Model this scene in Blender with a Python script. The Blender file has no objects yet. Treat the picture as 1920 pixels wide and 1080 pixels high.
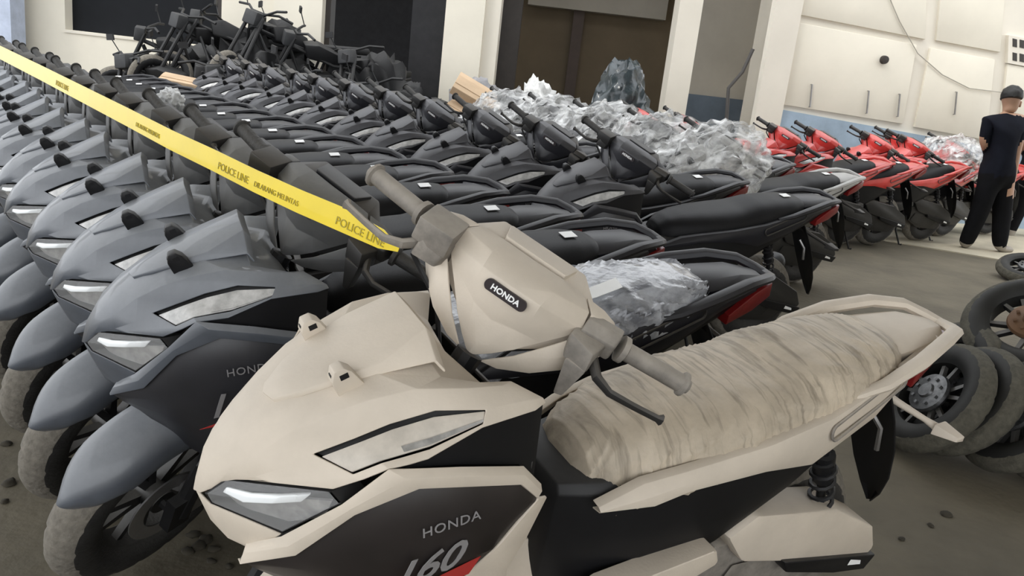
import bpy, bmesh, math, random
from math import sin, cos, pi, radians as rad
from mathutils import Vector, Matrix, noise, Euler

# ------------------------------------------------------------------ camera, world, sun, exposure
SC = bpy.context.scene
COL = SC.collection
CAM_H, CAM_PITCH, CAM_ROLL, CAM_F = 1.343, rad(14.877), rad(6.59), 1563.0
_r = Vector((1, 0, 0)); _f = Vector((0, cos(CAM_PITCH), -sin(CAM_PITCH))); _u = Vector((0, sin(CAM_PITCH), cos(CAM_PITCH)))
CR = _r * cos(CAM_ROLL) + _u * sin(CAM_ROLL)
CU = _u * cos(CAM_ROLL) - _r * sin(CAM_ROLL)
CO = Vector((0, 0, CAM_H))
cd = bpy.data.cameras.new('camera'); cam = bpy.data.objects.new('camera', cd); COL.objects.link(cam)
m = Matrix((CR, CU, -_f)).transposed().to_4x4(); m.translation = CO; cam.matrix_world = m
cd.lens = CAM_F / 1920 * 36; cd.sensor_width = 36; cd.clip_start = .02; cd.clip_end = 200
SC.camera = cam
W = bpy.data.worlds.new('world'); SC.world = W; W.use_nodes = True
bg = W.node_tree.nodes['Background']; bg.inputs[0].default_value = (.93, .96, 1.0, 1); bg.inputs[1].default_value = 1.5
sl = bpy.data.lights.new('sun', 'SUN'); sl.energy = 0.42; sl.angle = rad(6); sl.color = (1, .96, .88)
sun = bpy.data.objects.new('sun', sl); COL.objects.link(sun)
sun.rotation_euler = Vector((.45, .40, -.80)).to_track_quat('-Z', 'Y').to_euler()
SC.view_settings.view_transform = 'Standard'; SC.view_settings.look = 'None'
SC.view_settings.exposure = 0.85; SC.view_settings.gamma = 1; SC.view_settings.use_curve_mapping = False

def ray(px, py):
    return (CR * ((px - 960) / CAM_F) + CU * (-(py - 540) / CAM_F) + _f)
def at_y(px, py, Y):
    d = ray(px, py); return CO + d * (Y / d.y)
def at_z(px, py, z=0):
    d = ray(px, py); return CO + d * ((z - CAM_H) / d.z)
def on_plane(px, py, A, B):
    """point on the vertical plane through ground points A, B"""
    n = Vector((-(B[1] - A[1]), B[0] - A[0], 0)); d = ray(px, py)
    t = (Vector((A[0], A[1], 0)) - CO).dot(n) / d.dot(n); return CO + d * t

# ------------------------------------------------------------------ materials
MATS = {}
def mat(name, col, rough=.5, metal=0, dust=0, dustcol=(.30, .29, .27), var=.12, scale=9, bump=0, bscale=60, alpha=1, spec=.5, coat=0, emit=None):
    if name in MATS: return MATS[name]
    M = bpy.data.materials.new(name); M.use_nodes = True; nt = M.node_tree; N = nt.nodes; L = nt.links
    b = N['Principled BSDF']; b.inputs['Metallic'].default_value = metal
    b.inputs['Specular IOR Level'].default_value = spec; b.inputs['Coat Weight'].default_value = coat
    tc = N.new('ShaderNodeTexCoord')
    nz = N.new('ShaderNodeTexNoise'); nz.inputs['Scale'].default_value = scale; nz.inputs['Detail'].default_value = 5; nz.inputs['Roughness'].default_value = .62
    L.new(tc.outputs['Object'], nz.inputs['Vector'])
    rp = N.new('ShaderNodeMapRange'); rp.inputs[1].default_value = .3; rp.inputs[2].default_value = .7; rp.inputs[3].default_value = 1 - var; rp.inputs[4].default_value = 1 + var
    L.new(nz.outputs['Fac'], rp.inputs[0])
    mx = N.new('ShaderNodeMix'); mx.data_type = 'RGBA'; mx.blend_type = 'MULTIPLY'; mx.inputs[0].default_value = 1
    mx.inputs[6].default_value = (*col, 1); L.new(rp.outputs[0], mx.inputs[7])
    out = mx.outputs[2]; ro = None
    if dust:
        ge = N.new('ShaderNodeNewGeometry'); sp = N.new('ShaderNodeSeparateXYZ'); L.new(ge.outputs['Normal'], sp.inputs[0])
        mr = N.new('ShaderNodeMapRange'); mr.inputs[1].default_value = -.1; mr.inputs[2].default_value = .9; L.new(sp.outputs['Z'], mr.inputs[0])
        n2 = N.new('ShaderNodeTexNoise'); n2.inputs['Scale'].default_value = 5; n2.inputs['Detail'].default_value = 8; n2.inputs['Roughness'].default_value = .75
        L.new(tc.outputs['Object'], n2.inputs['Vector'])
        m2 = N.new('ShaderNodeMapRange'); m2.inputs[1].default_value = .3; m2.inputs[2].default_value = .72; m2.inputs[3].default_value = .45; L.new(n2.outputs['Fac'], m2.inputs[0])
        mu = N.new('ShaderNodeMath'); mu.operation = 'MULTIPLY'; L.new(mr.outputs[0], mu.inputs[0]); L.new(m2.outputs[0], mu.inputs[1])
        mu2 = N.new('ShaderNodeMath'); mu2.operation = 'MULTIPLY'; mu2.inputs[1].default_value = dust; mu2.use_clamp = True; L.new(mu.outputs[0], mu2.inputs[0])
        md = N.new('ShaderNodeMix'); md.data_type = 'RGBA'; L.new(mu2.outputs[0], md.inputs[0]); L.new(out, md.inputs[6]); md.inputs[7].default_value = (*dustcol, 1)
        out = md.outputs[2]
        r2 = N.new('ShaderNodeMapRange'); r2.inputs[3].default_value = rough; r2.inputs[4].default_value = .85; L.new(mu2.outputs[0], r2.inputs[0]); ro = r2.outputs[0]
    L.new(out, b.inputs['Base Color'])
    if ro: L.new(ro, b.inputs['Roughness'])
    else: b.inputs['Roughness'].default_value = rough
    if bump:
        nb = N.new('ShaderNodeTexNoise'); nb.inputs['Scale'].default_value = bscale; nb.inputs['Detail'].default_value = 4; L.new(tc.outputs['Object'], nb.inputs['Vector'])
        bp = N.new('ShaderNodeBump'); bp.inputs['Strength'].default_value = bump; bp.inputs['Distance'].default_value = .02; L.new(nb.outputs['Fac'], bp.inputs['Height']); L.new(bp.outputs[0], b.inputs['Normal'])
    if alpha < 1: b.inputs['Alpha'].default_value = alpha
    if emit: b.inputs['Emission Color'].default_value = (*col, 1); b.inputs['Emission Strength'].default_value = emit
    MATS[name] = M; return M

P_BEIGE = mat('dusty_beige_paint', (.61, .535, .44), .62, var=.10, scale=5, bump=.04, bscale=180)
P_SLATE = mat('dusty_slate_paint', (.085, .094, .110), .33, dust=.68, dustcol=(.36, .37, .38), var=.2, coat=.2)
P_BARGREY = mat('dusty_grey_bar', (.075, .075, .075), .5, dust=.70, dustcol=(.32, .315, .30), var=.2)
P_GRAPH = mat('matte_graphite_paint', (.024, .024, .028), .36, dust=.40, dustcol=(.25, .245, .25), var=.2)
P_RED = mat('red_paint', (.60, .045, .038), .3, dust=.25, var=.12, coat=.3)
P_SILVER = mat('pale_silver_paint', (.45, .44, .42), .42, dust=.3, var=.1)
BLACK = mat('black_plastic', (.008, .008, .009), .45, dust=.14, var=.2, spec=.3)
BLACKD = mat('dusty_black_plastic', (.020, .019, .018), .5, dust=.35, dustcol=(.27, .24, .20), var=.25)
DARKPANEL = mat('dark_side_panel', (.022, .018, .017), .4, dust=.12, dustcol=(.3, .26, .22), var=.2)
RUBBER = mat('tyre_rubber', (.018, .017, .016), .7, dust=.30, dustcol=(.25, .235, .21), var=.3, scale=25, bump=.2, bscale=90)
RUBBERD = mat('muddy_tyre_tread', (.175, .158, .13), .9, var=.25, scale=45, bump=.3, bscale=70)
RIM = mat('black_rim', (.012, .012, .013), .35, dust=.55, dustcol=(.42, .40, .36), var=.2)
STEEL = mat('dull_steel', (.30, .29, .28), .4, metal=.8, var=.2)
SEATV = mat('black_vinyl', (.009, .009, .010), .5, dust=.02, var=.2, bump=.1, bscale=400, spec=.18)
P_DREAR = mat('dark_tail_paint', (.013, .013, .017), .4, dust=.10, var=.2, spec=.3)
WHITE = mat('white_print', (.92, .92, .90), .5, var=.05)
GREYP = mat('grey_print', (.26, .25, .25), .5, var=.1)
REDP = mat('red_print', (.42, .035, .03), .5, var=.1)
TAILRED = mat('tail_red', (.20, .012, .012), .3, var=.1)
DRL = mat('drl_white', (.86, .88, .88), .18, var=.02, coat=.5)
REFL = mat('reflector', (.42, .41, .39), .3, metal=.5, var=.35, scale=40)
LENSIN = mat('signal_lens_grey', (.50, .49, .47), .25, var=.3, scale=30, coat=.3)
LENSB = mat('signal_lens_dusty', (.54, .49, .42), .45, var=.16, scale=24)
SEATDUST = mat('dusty_seat_wrap', (.50, .425, .325), .55, var=.22, scale=9, bump=.12, bscale=40)
CLEARDUST = mat('clear_lens', (.9, .9, .9), .12, alpha=.22, var=.02)
P_WRAP = mat('crumpled_clear_wrap', (.80, .80, .78), .22, var=.3, scale=10, bump=.5, bscale=18, alpha=.6, coat=.3)
P_WRAPS = mat('silver_seat_wrap', (.36, .37, .39), .25, var=.3, scale=14, bump=.4, bscale=24, coat=.4)

def streak_alpha(M, lo, hi, sc):
    nt = M.node_tree; N = nt.nodes; L = nt.links; b = N['Principled BSDF']
    tc = N.new('ShaderNodeTexCoord'); mp = N.new('ShaderNodeMapping'); mp.inputs['Scale'].default_value = sc; mp.inputs['Rotation'].default_value = (.3, .5, .4)
    nz = N.new('ShaderNodeTexNoise'); nz.inputs['Scale'].default_value = 1; nz.inputs['Detail'].default_value = 4; nz.inputs['Distortion'].default_value = 1.2
    mr = N.new('ShaderNodeMapRange'); mr.inputs[1].default_value = .38; mr.inputs[2].default_value = .66; mr.inputs[3].default_value = lo; mr.inputs[4].default_value = hi
    L.new(tc.outputs['Object'], mp.inputs[0]); L.new(mp.outputs[0], nz.inputs['Vector']); L.new(nz.outputs['Fac'], mr.inputs[0]); L.new(mr.outputs[0], b.inputs['Alpha'])
streak_alpha(P_WRAP, .12, .92, (5, 13, 9))
def streak_colour(M, dark, sc, amt):
    nt = M.node_tree; N = nt.nodes; L = nt.links; b = N['Principled BSDF']; src = b.inputs['Base Color'].links[0].from_socket
    tc = N.new('ShaderNodeTexCoord'); mp = N.new('ShaderNodeMapping'); mp.inputs['Scale'].default_value = sc
    nz = N.new('ShaderNodeTexNoise'); nz.inputs['Scale'].default_value = 1; nz.inputs['Detail'].default_value = 5; nz.inputs['Distortion'].default_value = .8
    mr = N.new('ShaderNodeMapRange'); mr.inputs[1].default_value = .50; mr.inputs[2].default_value = .68; mr.inputs[3].default_value = 0; mr.inputs[4].default_value = amt
    mx = N.new('ShaderNodeMix'); mx.data_type = 'RGBA'; mx.inputs[7].default_value = (*dark, 1)
    L.new(tc.outputs['Object'], mp.inputs[0]); L.new(mp.outputs[0], nz.inputs['Vector']); L.new(nz.outputs['Fac'], mr.inputs[0]); L.new(mr.outputs[0], mx.inputs[0]); L.new(src, mx.inputs[6]); L.new(mx.outputs[2], b.inputs['Base Color'])
streak_colour(SEATDUST, (.15, .125, .09), (60, 7, 4), .6)
streak_colour(P_WRAPS, (.10, .105, .12), (14, 20, 12), .8)

# ------------------------------------------------------------------ mesh helpers
def V(*a): return Vector(a)
class MB:
    def __init__(s): s.bm = bmesh.new()
    def v(s, p): return s.bm.verts.new(p)
    def face(s, pts, mi=0):
        f = s.bm.faces.new([s.v(p) for p in pts]); f.material_index = mi; return s
    def net(s, rows, close=False, mi=0):
        g = [[s.v(p) for p in r] for r in rows]
        n = len(rows[0])
        for i in range(len(g) - 1):
            for j in range(n if close else n - 1):
                q = [g[i][j], g[i][(j + 1) % n], g[i + 1][(j + 1) % n], g[i + 1][j]]
                f = s.bm.faces.new(q); f.material_index = mi
        return g
    def hull(s, pts, mi=0):
        vs = [s.v(p) for p in pts]; r = bmesh.ops.convex_hull(s.bm, input=vs)
        bad = list({e for e in r['geom_interior'] + r['geom_unused'] if isinstance(e, bmesh.types.BMVert) and e.is_valid})
        if bad: bmesh.ops.delete(s.bm, geom=bad, context='VERTS')
        return s
    def box(s, c, d, R=None):
        cs = [Vector((x * d[0] / 2, y * d[1] / 2, z * d[2] / 2)) for x in (-1, 1) for y in (-1, 1) for z in (-1, 1)]
        cs = [(R @ p if R else p) + Vector(c) for p in cs]
        v = [s.v(p) for p in cs]
        for q in ((0, 1, 3, 2), (4, 6, 7, 5), (0, 4, 5, 1), (2, 3, 7, 6), (0, 2, 6, 4), (1, 5, 7, 3)): s.bm.faces.new([v[i] for i in q])
        return s
    def tube(s, pts, r, n=8, cap=True, flat=1):
        pts = [Vector(p) for p in pts]; rs = r if isinstance(r, (list, tuple)) else [r] * len(pts)
        rings = []; up = None
        for i, p in enumerate(pts):
            t = (pts[min(i + 1, len(pts) - 1)] - pts[max(i - 1, 0)]).normalized()
            if up is None: up = Vector((0, 0, 1)) if abs(t.z) < .9 else Vector((1, 0, 0))
            a = t.cross(up).normalized(); b = a.cross(t).normalized(); up = b
            rings.append([s.v(p + (a * cos(k * 2 * pi / n) + b * sin(k * 2 * pi / n) * flat) * rs[i]) for k in range(n)])
        for i in range(len(rings) - 1):
            for k in range(n): s.bm.faces.new([rings[i][k], rings[i][(k + 1) % n], rings[i + 1][(k + 1) % n], rings[i + 1][k]])
        if cap:
            s.bm.faces.new(rings[0][::-1]); s.bm.faces.new(rings[-1])
        return s
    def lathe(s, prof, c, n=32, axis='Y', close=False, mi=0, fn=None):
        """prof: (radius, offset along axis)"""
        rings = []
        for k in range(n):
            a = 2 * pi * k / n; ring = []
            for j, (r, o) in enumerate(prof):
                if fn: r = fn(r, o, k, j)
                p = Vector((cos(a) * r, o, sin(a) * r)) if axis == 'Y' else (Vector((cos(a) * r, sin(a) * r, o)) if axis == 'Z' else Vector((o, cos(a) * r, sin(a) * r)))
                ring.append(s.v(p + Vector(c)))
            rings.append(ring)
        P = len(prof)
        for k in range(n):
            A, B = rings[k], rings[(k + 1) % n]
            for j in range(P if close else P - 1):
                f = s.bm.faces.new([A[j], A[(j + 1) % P], B[(j + 1) % P], B[j]]); f.material_index = mi
        return s
    def mirror(s, merge=True):
        geom = s.bm.verts[:] + s.bm.edges[:] + s.bm.faces[:]
        r = bmesh.ops.duplicate(s.bm, geom=geom)
        vs = [e for e in r['geom'] if isinstance(e, bmesh.types.BMVert)]
        fs = [e for e in r['geom'] if isinstance(e, bmesh.types.BMFace)]
        for v in vs: v.co.y = -v.co.y
        bmesh.ops.reverse_faces(s.bm, faces=fs)
        if merge: bmesh.ops.remove_doubles(s.bm, verts=[v for v in s.bm.verts if abs(v.co.y) < 1e-4], dist=1e-4)
        return s
    def flip_out(s): bmesh.ops.recalc_face_normals(s.bm, faces=s.bm.faces[:]); return s
    def solid(s, t):
        """give an open shell thickness t below its outer side"""
        bmesh.ops.recalc_face_normals(s.bm, faces=s.bm.faces[:])
        s.bm.normal_update()
        s.tmp_solid = t; return s
    def subdiv(s, n=1, smooth=0):
        bmesh.ops.subdivide_edges(s.bm, edges=s.bm.edges[:], cuts=n, use_grid_fill=True, smooth=smooth); return s
    def mesh(s, name, mats, angle=35, solid=0, bevel=0, sub=0, recalc=True):
        if recalc: bmesh.ops.recalc_face_normals(s.bm, faces=s.bm.faces[:])
        me = bpy.data.meshes.new(name); s.bm.to_mesh(me); s.bm.free()
        for mm in (mats if isinstance(mats, (list, tuple)) else [mats]): me.materials.append(mm)
        if solid or bevel or sub:
            o = bpy.data.objects.new('tmp', me); COL.objects.link(o)
            if sub:
                md = o.modifiers.new('s', 'SUBSURF'); md.levels = sub; md.render_levels = sub
            if solid:
                md = o.modifiers.new('t', 'SOLIDIFY'); md.thickness = solid; md.offset = -1
            if bevel:
                md = o.modifiers.new('b', 'BEVEL'); md.width = bevel; md.segments = 2; md.limit_method = 'ANGLE'; md.angle_limit = rad(28)
            dg = bpy.context.evaluated_depsgraph_get(); dg.update()
            me2 = bpy.data.meshes.new_from_object(o.evaluated_get(dg)); me2.name = name
            bpy.data.objects.remove(o); bpy.data.meshes.remove(me); me = me2
        me.polygons.foreach_set('use_smooth', [True] * len(me.polygons)); me.set_sharp_from_angle(angle=rad(angle)); me.update()
        return me

def obj(name, me, parent=None, material=None, mtx=None):
    o = bpy.data.objects.new(name, me); COL.objects.link(o)
    if parent: o.parent = parent
    if mtx is not None: o.matrix_local = mtx
    if material is not None:
        o.material_slots[0].link = 'OBJECT'; o.material_slots[0].material = material
    return o
def tag(o, label=None, cat=None, group=None, kind=None):
    if label: o['label'] = label
    if cat: o['category'] = cat
    if group: o['group'] = group
    if kind: o['kind'] = kind
    return o
def empty(name, loc, rot=(0, 0, 0)):
    o = bpy.data.objects.new(name, None); COL.objects.link(o); o.location = loc; o.rotation_euler = rot; o.empty_display_size = .2; return o
def text_mesh(txt, size, ext=.0008, shear=0, spacing=1, bold=0):
    cu = bpy.data.curves.new('t', 'FONT'); cu.body = txt; cu.size = size; cu.extrude = ext; cu.align_x = 'CENTER'; cu.align_y = 'CENTER'; cu.shear = shear; cu.space_character = spacing; cu.offset = bold; cu.resolution_u = 3
    o = bpy.data.objects.new('t', cu); COL.objects.link(o); dg = bpy.context.evaluated_depsgraph_get(); dg.update()
    me = bpy.data.meshes.new_from_object(o.evaluated_get(dg)); bpy.data.objects.remove(o); bpy.data.curves.remove(cu); me.materials.clear(); return me
def frame(origin, xdir, updir):
    x = Vector(xdir).normalized(); z = x.cross(Vector(updir)).normalized(); y = z.cross(x)
    M = Matrix((x, y, z)).transposed().to_4x4(); M.translation = Vector(origin); return M

# ------------------------------------------------------------------ scooter meshes (x forward, y left, z up, rear axle at x=0)
random.seed(4)
ME = {}
# front cowl -------------------------------------------------------------
CW = [
 [(1.420,0,.688),(1.414,.018,.695),(1.402,.034,.712),(1.390,.047,.733),(1.384,.052,.742)],
 [(1.410,0,.737),(1.402,.030,.742),(1.385,.055,.755),(1.355,.085,.763),(1.330,.108,.764)],
 [(1.388,0,.782),(1.378,.040,.787),(1.352,.075,.792),(1.315,.105,.788),(1.268,.165,.785)],
 [(1.352,0,.822),(1.343,.048,.826),(1.312,.088,.834),(1.285,.118,.814),(1.235,.187,.812)],
 [(1.310,0,.856),(1.298,.055,.860),(1.268,.105,.868),(1.235,.138,.846),(1.208,.205,.838)],
 [(1.262,0,.888),(1.250,.065,.888),(1.215,.120,.896),(1.190,.150,.872),(1.178,.208,.843)],
 [(1.200,0,.924),(1.190,.080,.915),(1.150,.140,.920),(1.130,.167,.898),(1.150,.207,.846)],
 [(1.115,0,.948),(1.100,.112,.918),(1.080,.158,.924),(1.060,.190,.905),(1.070,.206,.886)],
 [(1.065,0,.915),(1.040,.118,.905),(1.020,.160,.923),(0.985,.188,.910),(0.975,.195,.895)],
 [(1.035,0,.892),(1.015,.112,.888),(1.000,.150,.923),(0.955,.180,.906),(0.950,.183,.898)]]
def lerp(a, c, t): return Vector(a).lerp(Vector(c), t)
CW6 = [[V(*p) for p in r[:4]] + [lerp(r[3], r[4], .80 if 3 <= i <= 7 else .5), V(*r[4])] for i, r in enumerate(CW)]
b = MB(); g = b.net(CW6)
# leave openings for the signal lenses
kill = []
for f in b.bm.faces:
    vs = set(f.verts)
    for i in (3, 4, 5, 6):
        if vs == {g[i][3], g[i][4], g[i + 1][3], g[i + 1][4]}: kill.append(f)
bmesh.ops.delete(b.bm, geom=kill, context='FACES_ONLY')
b.mirror(); ME['cowl'] = b.mesh('cowl', P_SLATE, 32, solid=.004, bevel=.003)
def lerp(a, c, t): return Vector(a).lerp(Vector(c), t)
# signal housing (dark) and lens
b = MB(); rows = []
for i in range(3, 8): rows.append([V(*CW[i][3]) - V(.004, .014, .004), V(*CW6[i][4]) - V(.006, .014, .006)])
b.net(rows); ME['sig_house'] = b.mesh('sig_house', BLACK, solid=.003)
b = MB(); rows = []
for i in range(3, 8):
    t0 = .16; rows.append([lerp(CW[i][3], CW[i][4], t0) - V(.002, .005, .001), lerp(CW[i][3], CW[i][4], .5) - V(.002, .004, .001), lerp(CW[i][3], CW[i][4], .77) - V(.002, .004, .001)])
b.net(rows); ME['sig_lens'] = b.mesh('sig_lens', LENSIN, 40, solid=.004, bevel=.0015)
b = MB(); rows = []
for i in range(5, 8): rows.append([lerp(CW[i][3], CW[i][4], .58) - V(.001, .002, 0), lerp(CW[i][3], CW[i][4], .72) - V(.001, .002, 0)])
b.net(rows); ME['sig_clear'] = b.mesh('sig_clear', LENSIN, 40, solid=.003)
# raised centre panel
b = MB()
rows = [[(1.330,0,.850),(1.322,.022,.850),(1.318,.026,.846)], [(1.300,0,.872),(1.290,.046,.874),(1.286,.050,.868)], [(1.250,0,.906),(1.238,.066,.904),(1.235,.071,.897)],
        [(1.190,0,.942),(1.182,.078,.932),(1.178,.086,.917)], [(1.115,0,.980),(1.112,.062,.976),(1.106,.100,.938)], [(1.098,0,.966),(1.096,.060,.962),(1.092,.112,.926)]]
b.net([[V(*p) for p in r] for r in rows]).__class__; b.mirror(); ME['visor'] = b.mesh('visor', P_SLATE, 30, solid=.005, bevel=.0025)
# windscreen mounts
def nub():
    b = MB(); o = V(1.232, .075, .896)
    n = V(.42, .0, .9).normalized(); t = V(.9, 0, -.42).normalized(); s = V(0, 1, 0)
    def q(a, c, d): return o + t * a + s * c + n * d
    prof = [(-.026, -.006), (-.015, .026), (-.005, .038), (.010, .038), (.018, .022), (.016, -.008)]
    for k in range(1):
        ring = [[q(a, c, d) for (a, d) in prof] for c in (-.0125, .0125)]
        b.hull([p for r in ring for p in r])
    return b, o, n, t, s
b, o, n, t, s = nub(); ME['nub'] = b.mesh('nub', P_SLATE, 30, bevel=.003)
b = MB(); c0 = o + n * .024 - t * .002
b.hull([c0 + t * a + n * d + s * y for a, d in ((-.006, -.004), (.007, -.004), (-.006, .005), (.007, .005)) for y in (-.0132, .0132)]); 
c1 = o + n * .024 + t * .0125
b.hull([c1 + t * a + n * d + s * y for a, d in ((-.004, -.005), (.005, -.007), (-.004, .006), (.003, .006)) for y in (-.005, .005)]); ME['nub_slot'] = b.mesh('nub_slot', BLACK, 30)
# headlight
HL = dict(it=(1.386,.050,.738), ot=(1.270,.163,.780), oo=(1.256,.173,.764), bt=(1.316,.117,.680), il=(1.400,.030,.684), im=(1.410,.034,.706))
b = MB(); pl = [HL[k] for k in ('it', 'ot', 'oo', 'bt', 'il', 'im')]
fr = [V(*p) for p in pl]; bk = [p - V(.045, .015, .0) for p in fr]; cen = sum(bk, V(0, 0, 0)) / 6
for i in range(6): j = (i + 1) % 6; b.face([fr[i], fr[j], bk[j], bk[i]]); b.face([bk[i], bk[j], cen])
ME['hl_house'] = b.mesh('hl_house', BLACK, 30, solid=.002)
b = MB(); cen = sum(fr, V(0, 0, 0)) / 6 + V(.006, .006, .002)
fr2 = [lerp(p, cen, .03) for p in fr]
for i in range(6): j = (i + 1) % 6; b.face([fr2[i], fr2[j], cen])
ME['hl_lens'] = b.mesh('hl_lens', CLEARDUST, 60)
b = MB(); A0, A1, B1, B0 = V(1.386,.054,.728), V(1.290,.142,.762), V(1.300,.135,.745), V(1.390,.050,.716)
b.net([[A0, lerp(A0, A1, .35) + V(.008, .006, .0), lerp(A0, A1, .7) + V(.008, .006, .0), A1], [B0, lerp(B0, B1, .35) + V(.012, .01, -.002), lerp(B0, B1, .7) + V(.01, .008, 0), B1]]); ME['drl'] = b.mesh('drl', DRL, 60, solid=.008, bevel=.002)
b = MB(); b.net([[V(1.380,.045,.706), V(1.312,.112,.738), V(1.265,.160,.760)], [V(1.366,.050,.690), V(1.300,.112,.705), V(1.268,.155,.735)], [V(1.352,.062,.686), V(1.305,.108,.690), V(1.275,.14,.715)]]); ME['hl_refl'] = b.mesh('hl_refl', REFL, 20, solid=.004)
b = MB(); b.lathe([(.001, .012), (.012, .010), (.016, .0), (.012, -.01)], (0, 0, 0), 14, 'X'); ME['hl_bowl'] = b.mesh('hl_bowl', STEEL)
# chin
b = MB(); b.net([[V(1.416,0,.686), V(1.402,.030,.681), V(1.318,.116,.675)], [V(1.404,0,.655), V(1.390,.038,.650), V(1.330,.100,.650)], [V(1.392,0,.625), V(1.375,.045,.622), V(1.352,.068,.620)], [V(1.34,0,.600), V(1.335,.04,.598), V(1.330,.066,.598)]])
b.mirror(); ME['chin'] = b.mesh('chin', P_SLATE, 30, solid=.004, bevel=.002)
# side trim
TI = [(1.350,.066,.624),(1.316,.119,.674),(1.256,.177,.766),(1.208,.207,.840),(1.10,.214,.828),(.990,.213,.808),(.950,.215,.768)]
TO = [(1.366,.086,.610),(1.302,.138,.655),(1.243,.192,.760),(1.165,.221,.812),(1.08,.225,.802),(.992,.224,.787),(.954,.225,.754)]
b = MB(); b.net([[V(*p) for p in TI], [lerp(a, c, .5) + V(0, .004, .002) for a, c in zip(TI, TO)], [V(*p) for p in TO], [V(*p) - V(0, .012, .004) for p in TO]]); ME['trim'] = b.mesh('trim', P_SLATE, 30, solid=.004, bevel=.002)
# side panel (left)
SPn = [[(1.366,.080,.610),(1.302,.130,.655),(1.243,.184,.760),(1.165,.214,.810),(1.08,.219,.800),(.992,.219,.786),(.954,.220,.754)],
       [(1.352,.084,.598),(1.285,.150,.628),(1.225,.205,.705),(1.150,.226,.745),(1.08,.231,.745),(1.0,.229,.740),(.952,.222,.742)],
       [(1.340,.082,.586),(1.262,.150,.590),(1.19,.200,.630),(1.12,.224,.655),(1.06,.228,.660),(1.015,.224,.662),(.985,.218,.700)],
       [(1.310,.072,.556),(1.235,.120,.530),(1.16,.165,.530),(1.10,.185,.540),(1.06,.190,.560),(1.045,.195,.585),(1.03,.20,.640)],
       [(1.27,.060,.52),(1.20,.100,.46),(1.13,.140,.43),(1.07,.165,.42),(1.03,.172,.44),(1.02,.175,.48),(1.02,.18,.52)]]
b = MB(); b.net([[V(*p) for p in r] for r in SPn]); ME['side'] = b.mesh('side', DARKPANEL, 30, solid=.004, bevel=.002)
# dark skin under the wing
b = MB(); b.net([[V(1.150,.202,.846), V(1.072,.202,.884), V(.976,.190,.893), V(.952,.178,.896)], [V(1.208,.200,.834), V(1.10,.205,.826), V(.99,.205,.806), V(.952,.20,.770)]]); ME['underwing'] = b.mesh('underwing', BLACK, 30, solid=.003)
# inner leg shield
b = MB(); rows = []
for z, xc, xs, y in ((.865, .985, .985, .13), (.85, .965, .955, .17), (.80, .955, .945, .200), (.70, .955, .945, .205), (.58, .965, .985, .195), (.46, .985, 1.01, .17), (.38, .96, .97, .165)):
    rows.append([V(xc, 0, z), V(xc - .004, y * .45, z), V(xs, y * .85, z), V(xs + .015, y, z)])
b.net(rows); b.mirror(); ME['legshield'] = b.mesh('legshield', BLACKD, 30, solid=.006, bevel=.002)
# flank between side panel and floor
b = MB(); b.net([[V(.952,.219,.748), V(1.005,.219,.670), V(1.04,.198,.600), V(1.025,.178,.48), V(1.0,.17,.38)], [V(.925,.205,.735), V(.945,.205,.655), V(.955,.19,.58), V(.93,.18,.46), V(.90,.175,.36)]]); ME['flank'] = b.mesh('flank', BLACKD, 30, solid=.006, bevel=.002)
# floorboard with tunnel
b = MB(); rows = []
for x, zt in ((.98, .43), (.90, .40), (.78, .385), (.66, .39), (.56, .43)):
    rows.append([V(x, 0, zt + .10), V(x, .05, zt + .095), V(x, .075, zt + .01), V(x, .175, zt), V(x, .182, zt - .05), V(x, .15, zt - .08)])
b.net(rows); b.mirror(); ME['floor'] = b.mesh('floor', BLACKD, 30, solid=.006, bevel=.003)
# underseat body
b = MB(); rows = []
for x, y, z0, z1 in ((.805, .055, .40, .60), (.79, .085, .36, .63), (.72, .125, .34, .645), (.60, .152, .34, .66), (.40, .166, .40, .69), (.22, .160, .52, .72), (.02, .130, .64, .76), (-.16, .085, .72, .81), (-.30, .04, .78, .83)):
    zm = (z0 + z1) / 2
    rows.append([V(x, 0, z0), V(x, y * .7, z0), V(x, y * .95, z0 + (z1 - z0) * .25), V(x, y, zm), V(x, y * .98, z1 - .02), V(x, y * .85, z1), V(x, 0, z1)])
gg = b.net(rows); b.bm.faces.new(gg[0]); b.mirror(); ME['under'] = b.mesh('under', BLACK, 35, bevel=.004)
# rear side cover
RT = [(.745,.148,.624),(.66,.158,.668),(.57,.172,.690),(.37,.182,.722),(.19,.174,.755),(.02,.148,.795),(-.14,.110,.828),(-.27,.070,.850)]
RB = [(.742,.150,.612),(.645,.185,.634),(.57,.190,.656),(.37,.190,.664),(.205,.174,.640),(.0,.146,.712),(-.15,.104,.778),(-.30,.060,.822)]
b = MB(); b.net([[V(*p) - V(0, .02, -.002) for p in RT], [V(*p) for p in RT], [lerp(a, c, .5) + V(0, .006, 0) for a, c in zip(RT, RB)], [V(*p) for p in RB], [V(*p) - V(0, .02, .004) for p in RB]]); ME['rearcover'] = b.mesh('rearcover', P_SLATE, 32, solid=.003, bevel=.002)
b = MB(); E0, E1 = V(.175, .181, .722), V(-.06, .138, .796); dd = (E1 - E0).normalized(); nn = V(.18, 1, .1).normalized(); uu = nn.cross(dd).normalized()
pts = []
for k in range(29):
    a = 2 * pi * k / 28; c = E1 if cos(a) > 0 else E0
    pts.append(c + dd * cos(a) * .018 + uu * sin(a) * .018)
b.tube(pts, .0035, 6, False); ME['slotring'] = b.mesh('slotring', BLACKD)
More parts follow.
